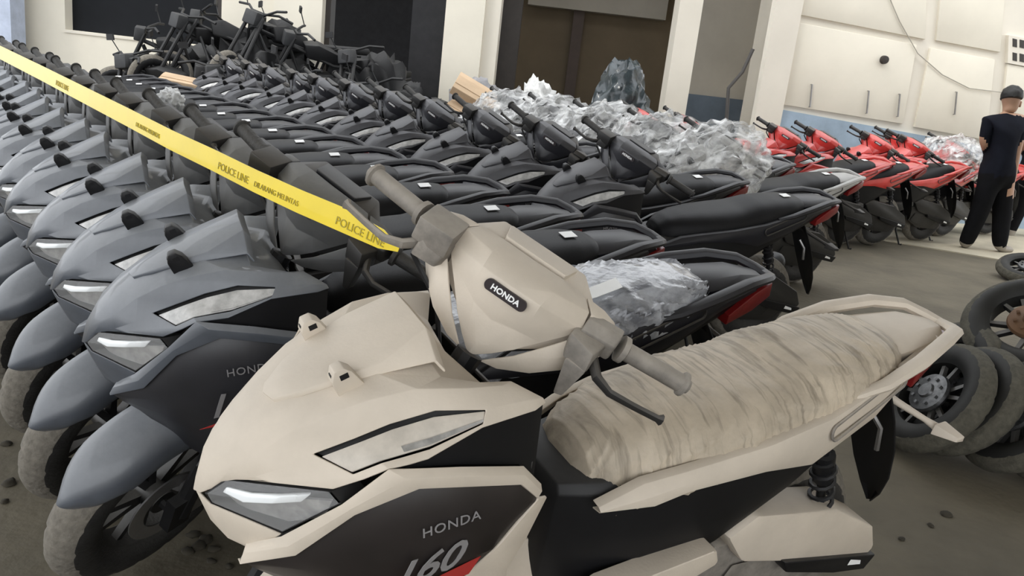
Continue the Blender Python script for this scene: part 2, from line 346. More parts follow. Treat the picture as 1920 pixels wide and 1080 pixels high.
# grab rail
b = MB()
GR = [(.10,.140,.775),(.02,.150,.800),(-.10,.138,.838),(-.22,.108,.866),(-.31,.075,.868),(-.355,.035,.855),(-.365,0,.850)]
b.tube([V(*p) for p in GR], [.012, .017, .020, .020, .019, .018, .018], 8, True, .75); b.mirror(False); ME['rail'] = b.mesh('rail', P_SLATE, 40)
b = MB(); rows = []
for x, y, z in ((-.06, .085, .835), (-.14, .09, .852), (-.24, .075, .862), (-.33, .04, .852), (-.36, .03, .82)):
    rows.append([V(x, 0, z + .006), V(x, y * .6, z + .004), V(x, y, z - .012), V(x, y * .9, z - .05)])
b.net(rows); b.mirror(); ME['tailcap'] = b.mesh('tailcap', P_SLATE, 30, solid=.004, bevel=.003)
b = MB(); b.hull([V(x, s * y, z) for s in (-1, 1) for x, y, z in ((-.30, .062, .815), (-.375, .035, .835), (-.385, .03, .79), (-.31, .055, .755), (-.2, .09, .76), (-.2, .09, .73))]); ME['taillight'] = b.mesh('taillight', TAILRED, 30, bevel=.004)
# rear mudguard
b = MB(); rows = []
for x, z, w in ((-.17, .72, .07), (-.24, .62, .075), (-.30, .52, .075), (-.36, .41, .06), (-.40, .33, .035), (-.42, .28, .008)):
    rows.append([V(x + .012, w, z), V(x, w * .5, z), V(x, -w * .5, z), V(x + .012, -w, z)])
b.net(rows); ME['flap'] = b.mesh('flap', BLACK, 40, solid=.006, bevel=.002)
b = MB(); b.tube([V(-.185, .0, .69), V(-.225, .06, .668), V(-.262, .12, .652), V(-.275, .15, .645)], [.012, .010, .008, .012], 8); b.hull([V(-.275 + a, .15 + y, .645 + z) for a, y, z in ((-.025, 0, -.018), (.022, 0, -.014), (-.02, .0, .018), (.02, 0, .014), (-.03, .055, -.008), (.0, .055, -.006), (-.028, .055, .006), (0, .055, .006))]); ME['rsignal'] = b.mesh('rsignal', BLACKD, 30, bevel=.003)
b = MB(); b.tube([V(-.20, .02, .62), V(-.22, .05, .585), V(-.235, .055, .52)], .007, 6); ME['platebr'] = b.mesh('platebr', STEEL)
# swing unit / air box
b = MB(); b.hull([V(x, y, z) for x, z in ((.40, .30), (.36, .42), (.10, .42), (-.10, .36), (-.13, .26), (-.06, .19), (.20, .20)) for y in (.06, .135)]); b.hull([V(x, .142, z) for x, z in ((.34, .28), (.30, .36), (.08, .35), (-.06, .30), (0, .22), (.2, .23))] + [V(.1, .13, .3)]); ME['crankcase'] = b.mesh('crankcase', BLACKD, 28, bevel=.008)
b = MB(); b.hull([V(x, y, z) for x, z, w in ((.37, .47, .0), (.30, .515, 0), (.02, .47, 0), (-.17, .375, 0), (-.215, .30, 0), (-.19, .265, 0), (.0, .315, 0), (.30, .39, 0)) for y in (.07, .165)]); ME['airbox'] = b.mesh('airbox', BLACKD, 28, bevel=.012)
b = MB(); b.hull([V(x, y, z) for x, z in ((.16, .36), (.0, .315), (-.19, .262), (-.215, .285), (-.19, .245), (-.05, .27), (.14, .325)) for y in (.09, .176)]); ME['airboxlow'] = b.mesh('airboxlow', BLACK, 28, bevel=.006)
b = MB(); b.hull([V(x, .1775, z) for x, z in ((-.10, .283), (-.104, .300), (-.150, .286), (-.155, .272))] + [V(-.12, .17, .285)]); ME['badge'] = b.mesh('badge', WHITE, 30)
b = MB(); b.hull([V(x, y, z) for x, z in ((.78, .40), (.72, .455), (.56, .475), (.44, .49), (.42, .45), (.55, .40), (.7, .35)) for y in (.145, .20)]); ME['lowcover'] = b.mesh('lowcover', BLACKD, 28, bevel=.010)
b = MB(); b.tube([V(.35, -.10, .28), V(.20, -.15, .25), V(.08, -.165, .28)], .02, 8); b.tube([V(.10, -.165, .29), V(.06, -.17, .30), V(-.28, -.18, .40), V(-.31, -.18, .41)], [.035, .055, .06, .04], 12); ME['exhaust'] = b.mesh('exhaust', BLACK, 35)
# shock with a coil
b = MB(); p0, p1 = V(.10, .125, .63), V(-.02, .125, .33); ax = (p1 - p0); b.tube([p0, p1], .011, 8)
b.tube([p0 + ax * .05, p0 + ax * .3], .024, 10)
sx = ax.normalized(); sy = V(0, 1, 0); sz = sx.cross(sy); b.tube([p0 + ax * (.1 + .75 * k / 84) + (sy * cos(k * pi / 6) + sz * sin(k * pi / 6)) * .026 for k in range(85)], .0055, 5); ME['shock'] = b.mesh('shock', BLACK, 50)
b = MB(); b.tube([V(.55, .14, .30), V(.50, .17, .16), V(.47, .235, .045), V(.45, .25, .045)], [.01, .009, .009, .012], 7); ME['stand'] = b.mesh('stand', BLACK)
# wheels
def tyre(r, w, name):
    b = MB(); pr = []
    K = 18
    for k in range(K + 1):
        a = -pi * .78 + 2 * pi * .78 * k / K
        pr.append((r - w * .62 + cos(a) * w * .62, sin(a) * w * .5 * (1.06 if abs(a) < 2 else 1)))
    def fn(rr, o, k, j):
        d = abs(j - K / 2)
        if d <= 5 and (k + int(d * 1.6) * (1 if True else -1)) % 6 == 0 and d > .5: return rr - .005
        if d == 2 and k % 1 == 0: return rr - .002
        return rr
    b.lathe(pr, (0, 0, 0), 108, 'Y', close=True, fn=fn)
    for f in b.bm.faces:
        c = f.calc_center_median()
        if math.hypot(c.x, c.z) > r - w * .30: f.material_index = 1
    return b.mesh(name, [RUBBER, RUBBERD], 40)
def rim(r, w, name):
    b = MB()
    b.lathe([(r, -w / 2), (r - .006, -w / 2), (r - .018, -w * .3), (r - .022, 0), (r - .018, w * .3), (r - .006, w / 2), (r, w / 2)], (0, 0, 0), 40, 'Y', close=True)
    b.lathe([(.012, -.05), (.032, -.05), (.036, -.02), (.036, .02), (.032, .05), (.012, .05)], (0, 0, 0), 20, 'Y', close=True)
    for k in range(5):
        for sgn in (-1, 1):
            a0 = 2 * pi * k / 5 + sgn * .10; a1 = 2 * pi * k / 5 + sgn * .24
            A = V(cos(a0) * .030, 0, sin(a0) * .030); B = V(cos(a1) * (r - .016), 0, sin(a1) * (r - .016)); t = V(-sin(a0), 0, cos(a0))
            b.hull([A + t * q * .011 + V(0, y, 0) for q in (-1, 1) for y in (-.012, .012)] + [B + t * q * .007 + V(0, y, 0) for q in (-1, 1) for y in (-.010, .010)])
    return b.mesh(name, RIM, 35)
ME['tyre_f'] = tyre(.258, .100, 'tyre_f'); ME['tyre_r'] = tyre(.258, .122, 'tyre_r'); ME['rim_f'] = rim(.180, .07, 'rim_f'); ME['rim_r'] = rim(.180, .085, 'rim_r')
b = MB(); b.lathe([(.10, .0), (.10, .004), (.062, .004), (.062, 0)], (0, 0, 0), 40, 'Y', close=True); ME['disc'] = b.mesh('disc', STEEL)
# front fender: shell around the front tyre
def fender():
    b = MB(); rows = []
    for k in range(15):
        t = k / 14; a = rad(32) + t * rad(118)
        R0 = .285 + .01 * sin(t * pi); wid = .020 + .058 * min(1, (t * 5) ** .5) if t < .2 else .078
        if t > .75: wid = .078 - (t - .75) * .06
        row = []
        for yy, dr in ((0, 0), (.35, -.002), (.7, -.012), (.95, -.035), (1.0, -.075 if .15 < t < .85 else -.05)):
            R1 = R0 + dr; row.append(V(1.277 + cos(a) * R1, wid * yy, .258 + sin(a) * R1))
        rows.append(row)
    b.net(rows); b.mirror(); return b.mesh('fender', P_SLATE, 50, solid=.004, bevel=.002, sub=1)
ME['fender'] = fender()
b = MB()
for s in (-1, 1):
    b.tube([V(1.265, s * .095, .255), V(1.215, s * .095, .42), V(1.17, s * .09, .60)], [.022, .021, .017], 10)
    b.hull([V(1.277 + x, s * .095 + y, .258 + z) for x, y, z in ((-.03, -.015, -.03), (.03, -.015, -.03), (-.04, -.015, .06), (.02, -.015, .06), (-.03, .015, -.03), (.03, .015, -.03), (-.04, .015, .06), (.02, .015, .06))])
b.box((1.165, 0, .615), (.06, .22, .035)); b.tube([V(1.165, 0, .61), V(1.02, 0, .90)], .024, 10); b.tube([V(1.277, -.11, .258), V(1.277, .11, .258)], .012, 8)
ME['fork'] = b.mesh('fork', BLACK, 35)
b = MB(); b.hull([V(1.22 + x, .062 + y, .28 + z) for x in (-.03, .03) for y in (0, .035) for z in (-.06, .05)]); ME['caliper'] = b.mesh('caliper', STEEL, 30, bevel=.01)
# seat (half profile lofted along x)
SEAT = [(.742,.035,.610,.655),(.730,.075,.600,.690),(.69,.105,.612,.722),(.62,.128,.632,.745),(.52,.145,.662,.765),(.40,.152,.690,.782),(.28,.150,.708,.800),(.18,.145,.728,.832),(.08,.136,.752,.848),(-.02,.118,.778,.858),(-.09,.090,.802,.858),(-.125,.05,.82,.845)]
def seat_rows(n=16, off=0, drop=0):
    rows = []
    # resample stations smoothly
    S = []
    for i in range(len(SEAT) - 1):
        for q in range(n // 4):
            t = q / (n // 4); S.append([SEAT[i][k] * (1 - t) + SEAT[i + 1][k] * t for k in range(4)])
    S.append(list(SEAT[-1])); return S
def seat_mesh(name, mt, wrinkle=0, drop=0, nu=22, sub=8, seed=0):
    b = MB(); S = seat_rows(sub * 2)
    grid = []
    for x, y, z0, z1 in S:
        row = []
        for k in range(nu + 1):
            a = pi * k / nu; c = cos(a); s = sin(a); e = .62
            yy = math.copysign(abs(c) ** e, c) * (y + (.016 if wrinkle else 0)); zz = (z0 - drop) + (z1 - z0 + drop) * (s ** .75)
            row.append(V(x, yy, zz))
        grid.append(row)
    if wrinkle:
        for i, row in enumerate(grid):
            for k, p in enumerate(row):
                t = k / nu * 2 - 1
                u = p.x * 26 + noise.noise(Vector((p.x * 5, p.y * 5, seed))) * 2.2 + t * abs(t) * (5 if p.x > .35 else -7)
                w = noise.noise(Vector((u * .75, t * 1.3 + seed, seed))); w2 = noise.noise(Vector((u * 1.9 + 7, t * 1.6, seed)))
                rid = (1 - abs(w)) ** 7 + .55 * (1 - abs(w2)) ** 6
                big = noise.noise(Vector((p.x * 6, p.y * 6, p.z * 6 + seed)))
                edge = min(1, abs(t) * 1.1 + .22)
                n = Vector((0, p.y, (p.z - .66) * 1.2 + .02)).normalized()
                row[k] = p + n * (wrinkle * (rid * edge + .35 * big))
    g = b.net(grid)
    b.bm.faces.new(g[0][::-1]); b.bm.faces.new(g[-1])
    for i in range(len(g) - 1): b.bm.faces.new([g[i][0], g[i + 1][0], g[i + 1][nu], g[i][nu]])
    return b.mesh(name, mt, 45 if wrinkle else 60)
ME['seat'] = seat_mesh('seat', SEATV)
ME['seat_dust'] = seat_mesh('seat_dust', SEATDUST, .0075, .032, 48, 28, 3.3)
ME['seat_wrap'] = seat_mesh('seat_wrap', P_WRAPS, .020, .02, 44, 14, 8.1)
b = MB(); b.net([[V(.005, -.022, .8605), V(.005, .022, .8605)], [V(-.04, -.022, .8650), V(-.04, .022, .8650)]]); ME['seatlabel'] = b.mesh('seatlabel', WHITE, solid=.0015)
b = MB(); b.net([[V(.30, .045, .812), V(.30, .085, .806)], [V(.24, .045, .830), V(.24, .085, .822)], [V(.17, .045, .858), V(.17, .085, .850)]]); ME['seatlabel2'] = b.mesh('seatlabel2', WHITE, solid=.002)
# handlebar: centre shield, side wings, instrument, controls
HS = [[(.915,0,1.054),(.913,.06,1.054),(.905,.105,1.046)], [(.965,0,1.051),(.960,.06,1.050),(.925,.126,1.036)], [(.995,0,1.036),(.990,.056,1.034),(.945,.132,1.012)],
      [(1.000,0,1.006),(.994,.056,1.008),(.955,.118,.992)], [(.994,0,.960),(.988,.040,.966),(.972,.088,.962)], [(1.018,0,.920),(1.008,.024,.925),(.990,.058,.932)], [(1.024,0,.898),(1.018,.010,.900),(1.004,.030,.910)]]
b = MB(); b.net([[V(*p) for p in r] for r in HS]); b.mirror(); ME['shield'] = b.mesh('shield', P_SLATE, 25, solid=.004, bevel=.0025)
HW = [[(.903,.110,1.045),(.892,.145,1.036),(.880,.172,1.020)], [(.924,.131,1.035),(.910,.160,1.025),(.890,.184,1.004)], [(.946,.138,1.010),(.932,.166,.998),(.902,.190,.985)], [(.957,.124,.988),(.948,.152,.978),(.915,.182,.965)], [(.976,.094,.956),(.966,.124,.950),(.930,.165,.945)], [(.996,.063,.925),(.985,.094,.920),(.950,.140,.922)], [(1.018,.020,.893),(1.008,.050,.892),(.980,.100,.902)]]
b = MB(); b.net([[V(*p) for p in r] for r in HW]); ME['barwing'] = b.mesh('barwing', P_SLATE, 25, solid=.005, bevel=.0025)
b = MB(); b.hull([V(x, s * y, z) for s in (-1, 1) for x, y, z in ((.93, .06, 1.044), (.90, .10, 1.04), (.845, .085, 1.045), (.83, .07, 1.01), (.86, .11, .98), (.90, .15, .99), (.945, .10, .99), (.985, .03, .91), (.90, .07, .93), (.90, .15, 1.015), (.925, .128, 1.0), (.945, .105, .965), (.975, .06, .928), (1.0, .012, .902), (.92, .14, .955))]); ME['barrear'] = b.mesh('barrear', BLACKD, 30, bevel=.008)
b = MB(); b.hull([V(x, s * y, z) for s in (-1, 1) for x, y, z in ((.905, .06, 1.056), (.855, .07, 1.052), (.905, .06, 1.045), (.855, .07, 1.04))]); ME['gauge'] = b.mesh('gauge', mat('gauge_glass', (.02, .02, .022), .5, var=.1, dust=.3), 30, bevel=.004)
# emblem
b = MB(); prof = [(cos(a) * .0095 + (.030 if cos(a) > 0 else -.030), sin(a) * .0105) for a in [2 * pi * k / 20 + .01 for k in range(20)]]
EMF = frame((1.0095, 0, 1.024), (0, -1, 0), (-.30, 0, 1))   # reads left to right seen from the front
EMF = frame((.9985, 0, 1.020), (0, 1, 0), (-.17, 0, 1))
v0 = [b.v(EMF @ V(x, y, -.001)) for x, y in prof]; v1 = [b.v(EMF @ V(x, y, .003)) for x, y in prof]
b.bm.faces.new(v1); b.bm.faces.new(v0[::-1])
for k in range(20): b.bm.faces.new([v0[k], v0[(k + 1) % 20], v1[(k + 1) % 20], v1[k]])
ME['emblem'] = b.mesh('emblem', mat('emblem_black', (.035, .028, .03), .3, var=.1), 30)
tm = text_mesh('HONDA', .0142, .0006, 0, 1.02, .0004); tm.transform(EMF @ Matrix.Translation((0, 0, .0036))); tm.materials.append(WHITE); ME['emblem_text'] = tm
# side lettering on the left panel
def side_frame(o, d, nrm):
    x = Vector(d).normalized(); n = Vector(nrm).normalized(); y = n.cross(x).normalized(); n = x.cross(y)
    M = Matrix((x, y, n)).transposed().to_4x4(); M.translation = Vector(o); return M
F1 = side_frame((1.105, .2325, .740), (-1, .0, .16), (.0, 1, .06))
tm = text_mesh('HONDA', .024, .0006, 0, 1.1); tm.transform(F1); tm.materials.append(GREYP); ME['side_text'] = tm
F2 = side_frame((1.135, .2280, .658), (-1, .0, .24), (.12, 1, -.16))
tm = text_mesh('160', .080, .0006, .45, .95, .001); tm.transform(F2); tm.materials.append(GREYP); ME['side_number'] = tm
b = MB(); q = [(-.075, -.040), (.075, -.052), (.095, -.020), (.03, -.026)]
b.face([F2 @ V(x, y - .004, .002) for x, y in q]); ME['side_stroke'] = b.mesh('side_stroke', REDP, solid=.001)
# grips etc (left side; right side mirrored)
def bar_part(fn, name, mt, ang=35, **kw):
    b = MB(); fn(b); ME[name + '_l'] = b.mesh(name, mt, ang, **kw)
    b = MB(); fn(b)
    for v in b.bm.verts: v.co.y = -v.co.y
    ME[name + '_r'] = b.mesh(name, mt, ang, **kw)
GA, GB = V(.915, .175, 1.003), V(.872, .335, .990)
def _grip(b):
    b.tube([lerp(GA, GB, t) for t in (.16, .22, .24, .90, .92, .95, .96, 1.0)], [.024, .024, .0165, .0165, .022, .022, .0135, .0125], 14)
    for k in range(12): pass
bar_part(_grip, 'grip', RUBBER)
bar_part(lambda b: b.hull([lerp(GA, GB, t) + V(x, 0, z) for t in (-.28, .12) for x, z in ((-.024, -.020), (.022, -.022), (.028, .012), (-.018, .024), (.01, .027))]), 'switchgear', BLACKD, bevel=.005)
bar_part(lambda b: (b.tube([V(.945, .165, .985), V(.985, .195, .978), V(.992, .225, .972), V(.975, .27, .965), V(.958, .315, .960), V(.955, .322, .960)], [.009, .0075, .006, .0055, .0055, .009], 8, True, 1.3)), 'lever', BLACKD)
bar_part(lambda b: b.hull([V(.935 + x, .15 + y, .985 + z) for x, y, z in ((0, -.03, -.02), (.045, -.02, -.015), (.05, .025, -.015), (0, .03, -.02), (0, -.03, .03), (.04, -.03, .03), (.045, .02, .022), (0, .03, .025))]), 'lever_mount', BLACKD, bevel=.004)
b = MB(); b.hull([V(.955 + x, .155 + y, .975 + z) for x, y, z in ((0, -.02, .0), (.03, -.02, 0), (0, .02, 0), (.03, .02, .0), (.01, -.004, -.075), (.03, -.004, -.075), (.012, .012, -.07), (.03, .010, -.07))]); ME['locklever'] = b.mesh('locklever', BLACKD, 30, bevel=.004)
b = MB(); b.hull([V(.935 + x, -.155 + y, 1.02 + z) for x in (-.022, .045) for y in (-.034, .034) for z in (-.025, .020)]); ME['reservoir'] = b.mesh('reservoir', BLACKD, 30, bevel=.004)
b = MB(); b.tube([V(.90, .17, .985), V(.93, .12, .95), V(.95, .05, .90), V(.98, .02, .82)], .004, 6); b.tube([V(.91, -.2, .985), V(.95, -.18, .95), V(.96, -.1, .90), V(.99, -.03, .80)], .005, 6); ME['cable'] = b.mesh('cable', BLACK)

STEER_AX = V(-sin(rad(26)), 0, cos(rad(26))); STEER_P = V(1.10, 0, .72)
def steer_m(deg, off=(0, 0, 0)):
    T = Matrix.Translation(STEER_P)
    return Matrix.Translation(Vector(off)) @ T @ Matrix.Rotation(rad(deg), 4, STEER_AX) @ T.inverted()
def mir(name):
    """mirrored twin of a left-hand mesh"""
    k = name + '__m'
    if k not in ME:
        me = ME[name].copy(); me.transform(Matrix.Scale(-1, 4, (0, 1, 0))); me.flip_normals(); ME[k] = me
    return ME[k]

def scooter(loc, yaw, lean, steer, paint, label, group=None, seat='seat', seatlab=True, lower=None, flank=BLACKD, lens=LENSIN, off=(0, 0, 0), side=None, front_only=False, rear_mat=None, bar=None, dirt=BLACKD, text=True, rail=None, z=0, extra_rot=None, name='scooter'):
    r = empty(name, (loc[0], loc[1], z), (rad(lean), 0, rad(yaw)) if extra_rot is None else extra_rot)
    tag(r, label, 'scooter', group)
    S = steer_m(steer, off); lower = lower or BLACK; rear = rear_mat or paint; bar = bar or paint; rail = rail or rear
    c = obj('front_cowl', ME['cowl'], r, paint)
    obj('centre_panel', ME['visor'], c, paint)
    for k in ('l', 'r'):
        f = (lambda n: ME[n]) if k == 'l' else mir
        n = obj('windscreen_mount', f('nub'), c, paint if paint is P_BEIGE else BLACK); obj
        obj('mount_slot', f('nub_slot'), c, BLACK)
        h = obj('turn_signal', f('sig_house'), r, BLACK); obj('signal_lens', f('sig_lens'), h, lens); obj('clear_lens', f('sig_clear'), h, LENSIN if lens is LENSIN else REFL)
        h = obj('headlight', f('hl_house'), r, BLACK); obj('running_light', f('drl'), h); obj('reflector', f('hl_refl'), h); obj('headlight_lens', f('hl_lens'), h)
        t = obj('side_trim', f('trim'), r, paint)
        p = obj('side_panel', f('side'), r, side or paint)
        if k == 'l' and text:
            obj('lettering', ME['side_text'], p); obj('number_lettering', ME['side_number'], p); obj('accent_stripe', ME['side_stroke'], p)
        obj('underwing', f('underwing'), r, BLACK); obj('leg_shield_flank', f('flank'), r, flank)
        rc = obj('rear_side_cover', f('rearcover'), r, rear); obj('groove_ring', f('slotring'), rc, dirt); obj('rear_turn_signal', f('rsignal'), r, flank)
        obj('shock_absorber', f('shock'), r)
        obj('lower_side_cover', f('lowcover'), r, flank)
    obj('chin', ME['chin'], r, paint); obj('leg_shield', ME['legshield'], r, BLACKD); obj('floorboard', ME['floor'], r, flank)
    obj('underseat_body', ME['under'], r, lower)
    s = obj('seat' if seat == 'seat' else 'wrapped_seat', ME[seat], r)
    if seatlab: obj('seat_label', ME['seatlabel' if seatlab is True else seatlab], s)
    obj('grab_rail', ME['rail'], r, rail); obj('tail_cover', ME['tailcap'], r, rear); obj('tail_light', ME['taillight'], r)
    fl = obj('mudflap', ME['flap'], r); obj('plate_bracket', ME['platebr'], fl)
    obj('crankcase', ME['crankcase'], r, dirt); a = obj('air_filter_box', ME['airbox'], r, flank); obj('box_cover', ME['airboxlow'], a, BLACK); obj('badge', ME['badge'], a)
    obj('exhaust', ME['exhaust'], r); obj('side_stand', ME['stand'], r)
    w = obj('rear_wheel', ME['rim_r'], r, mtx=Matrix.Translation((0, 0, .258))); obj('tyre', ME['tyre_r'], w)
    fk = obj('fork', ME['fork'], r, mtx=S)
    w = obj('front_wheel', ME['rim_f'], r, mtx=S @ Matrix.Translation((1.277, 0, .258))); obj('tyre', ME['tyre_f'], w); obj('brake_disc', ME['disc'], w, mtx=Matrix.Translation((0, .058, 0)))
    obj('front_fender', ME['fender'], r, paint, mtx=S); obj('brake_caliper', ME['caliper'], fk)
    h = obj('handlebar_cover', ME['shield'], r, bar, mtx=S)
    e = obj('emblem', ME['emblem'], h); obj('emblem_lettering', ME['emblem_text'], h)
    obj('cover_wing', ME['barwing'], h, bar); obj('cover_wing', mir('barwing'), h, bar)
    obj('instrument_housing', ME['barrear'], h, bar if paint is P_BEIGE else BLACKD); obj('gauge', ME['gauge'], h, P_BEIGE if paint is P_BEIGE else None)
    for k in ('l', 'r'):
        obj('grip', ME['grip_' + k], h, dirt if dirt is not BLACKD else None); obj('switchgear', ME['switchgear_' + k], h, dirt); obj('brake_lever', ME['lever_' + k], h, BLACKD if k == 'l' else dirt); obj('lever_mount', ME['lever_mount_' + k], h, dirt)
    obj('lock_lever', ME['locklever'], h, dirt); obj('brake_reservoir', ME['reservoir'], h, dirt); obj('cable', ME['cable'], h)
    return r

# ------------------------------------------------------------------ the setting
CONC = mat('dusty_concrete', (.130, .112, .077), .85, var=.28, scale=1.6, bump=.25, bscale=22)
b = MB(); N = 40
b.face([V(-18, -8, 0), V(22, -8, 0), V(22, 22, 0), V(-18, 22, 0)]); fl = obj('floor', b.mesh('floor', CONC)); tag(fl, kind='structure')
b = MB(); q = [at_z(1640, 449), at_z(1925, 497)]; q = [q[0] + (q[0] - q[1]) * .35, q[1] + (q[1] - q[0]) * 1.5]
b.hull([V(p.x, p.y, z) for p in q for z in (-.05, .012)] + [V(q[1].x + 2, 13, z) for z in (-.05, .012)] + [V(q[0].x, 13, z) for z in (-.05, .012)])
o = obj('floor_sun_patch', b.mesh('floor_sun_patch', mat('sunlit_concrete', (.50, .45, .34), .8, var=.15, scale=2))); tag(o, kind='structure')  # low slab in a paler colour, painting in the sunlit part of the floor
CREAM = mat('cream_wall', (.74, .69, .58), .8, var=.06, scale=1.2)
CREAM2 = mat('cream_panel', (.72, .67, .575), .7, var=.05, scale=1.5)
BLUESK = mat('faded_blue_skirting', (.32, .41, .50), .7, var=.18, scale=3)
DARKBLUE = mat('dark_blue_skirting', (.07, .09, .115), .7, var=.2, scale=3)
INNER = mat('brown_inner_wall', (.13, .098, .06), .85, var=.15, scale=1.2)
INNER2 = mat('grey_inner_wall', (.34, .31, .26), .85, var=.1, scale=1.2)
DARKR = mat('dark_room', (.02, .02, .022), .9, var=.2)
FRAMEB = mat('dark_frame', (.03, .024, .02), .6, var=.2)
LEFTBLUE = mat('pale_blue_panel', (.42, .47, .58), .7, var=.15, scale=6)
WY = 11.0          # depth of the facade
TOPZ = 4.2
def wallbox(name, px0, px1, py, z0, z1, Y, th, mt, kind='structure', parent=None):
    a = at_y(px0, py, Y); c = at_y(px1, py, Y)
    b = MB(); b.box(((a.x + c.x) / 2, Y + th / 2, (z0 + z1) / 2), (c.x - a.x, th, z1 - z0))
    o = obj(name, b.mesh(name, mt), parent)
    if kind and not parent: tag(o, kind=kind)
    return o
# left facade: pieces around the wide dark window
sill = at_y(268, 72, WY).z
wl = wallbox('wall_left', -240, 122, 40, 0, TOPZ, WY, .35, CREAM)
wallbox('wall_piece', 122, 415, 40, 0, sill, WY, .35, CREAM, parent=wl)
wallbox('wall_piece', 415, 545, 40, 0, TOPZ, WY, .35, CREAM, parent=wl)
wallbox('pilaster', 512, 603, 40, 0, TOPZ, WY - .12, .6, CREAM, parent=wl)
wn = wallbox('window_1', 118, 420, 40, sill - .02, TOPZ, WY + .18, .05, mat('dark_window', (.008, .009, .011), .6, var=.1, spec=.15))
wallbox('window_frame', 118, 124, 40, sill, TOPZ, WY + .10, .08, FRAMEB, parent=wn); wallbox('window_frame', 408, 416, 40, sill, TOPZ, WY + .10, .08, FRAMEB, parent=wn)
b = MB(); a = at_y(122, 60, WY); c = at_y(415, 60, WY); b.box(((a.x + c.x) / 2, WY + .16, sill - .02), (c.x - a.x, .35, .03)); obj('window_sill', b.mesh('sill', CREAM2), wn)
wallbox('wall_far_left', -300, 20, 40, 0, TOPZ, WY - .5, .3, LEFTBLUE)
# dark doorway room, middle pillar
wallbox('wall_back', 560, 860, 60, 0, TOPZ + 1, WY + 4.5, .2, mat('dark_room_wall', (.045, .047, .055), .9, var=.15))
d1 = wallbox('door_1', 603, 618, 60, 0, TOPZ, WY + .05, .25, FRAMEB)
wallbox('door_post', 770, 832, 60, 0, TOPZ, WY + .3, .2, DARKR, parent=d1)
wallbox('wall_middle', 832, 905, 60, 0, TOPZ, WY - .15, .5, CREAM)
wallbox('wall_middle_return', 905, 935, 60, 0, TOPZ, WY - .05, .5, CREAM2)
wallbox('trim_1', 938, 975, 60, 0, TOPZ, WY + .6, .2, FRAMEB)
iw = wallbox('wall_inner', 925, 1420, 60, 0, TOPZ + 1, WY + 3.2, .2, INNER)
wallbox('inner_post', 1072, 1092, 60, 0, TOPZ, WY + 3.0, .15, mat('brown_post', (.075, .055, .045), .8, var=.1), parent=iw)
b = MB(); a = at_y(990, 8, WY + 3); c = at_y(1250, 8, WY + 3); b.box(((a.x + c.x) / 2, WY + 3, a.z + .30), (c.x - a.x, .3, .62)); obj('inner_beam', b.mesh('beam', INNER2), iw)
wallbox('column', 1262, 1305, 90, 0, TOPZ, WY - .25, .45, CREAM2, kind='structure')
wallbox('wall_inner_grey', 1275, 1440, 90, 0, TOPZ, WY + 1.3, .2, INNER2)
wallbox('skirting', 1268, 1440, 200, 0, at_y(1330, 180, WY + 1.25).z, WY + 1.22, .06, DARKBLUE)
# right panelled wall: a slab with raised panels, set back to the right
PA, PB = (at_y(1412, 200, WY - .7).x, WY - .7), (at_y(2150, 260, WY + .4).x, WY + .4)
def pw(px, py): return on_plane(px, py, PA, PB)
pd = Vector((PB[0] - PA[0], PB[1] - PA[1], 0)).normalized(); pn = Vector((pd.y, -pd.x, 0))   # towards the camera
def slab(name, pts, front, depth, mt, parent=None, bevel=0):
    b = MB(); F = [p + pn * front for p in pts]; K = [p - pn * depth for p in pts]
    b.bm.faces.new([b.v(p) for p in F]); b.bm.faces.new([b.v(p) for p in K][::-1])
    n = len(pts)
    for i in range(n): j = (i + 1) % n; b.face([F[i], K[i], K[j], F[j]])
    bmesh.ops.remove_doubles(b.bm, verts=b.bm.verts[:], dist=1e-5)
    return obj(name, b.mesh(name, mt, bevel=bevel), parent)
A3, B3 = Vector((*PA, 0)), Vector((*PB, 0))
wr = slab('wall_right', [A3, B3, B3 + V(0, 0, TOPZ), A3 + V(0, 0, TOPZ)], 0, .3, CREAM2); tag(wr, kind='structure')
slab('corner_post', [A3, A3 + pd * .34, A3 + pd * .34 + V(0, 0, TOPZ), A3 + V(0, 0, TOPZ)], .10, .3, CREAM2, wr)
def panel(q, mt=CREAM, front=.035): return slab('panel', [pw(*p) for p in q], front, .02, mt, wr, .006)
panel([(1466, 196), (1470, 38), (1716, 84), (1690, 232)])
panel([(1712, 238), (1742, 90), (1862, 112), (1846, 262)])
panel([(1478, 24), (1480, -60), (1735, -60), (1732, 74)][::-1])
panel([(1752, 76), (1766, -60), (1885, -60), (1872, 98)][::-1])
panel([(1868, 268), (1886, 120), (2040, 150), (2030, 300)])
slab('skirting_band', [pw(1436, 200), pw(1436, 420), pw(2080, 520), pw(2080, 318)], .045, .02, BLUESK, wr)
# ventilation block on the panelled wall
vb = slab('trim_2', [pw(1886, 66), pw(1884, 118), pw(1960, 132), pw(1962, 80)], .05, .02, CREAM2); tag(vb, kind='structure')
for i in range(3):
    for j in range(2):
        x, y = 1893 + i * 13, 72 + j * 26 + i * 2
        slab('vent_hole', [pw(x, y), pw(x, y + 15), pw(x + 8, y + 17), pw(x + 8, y + 2)], .055, .0, FRAMEB, vb)
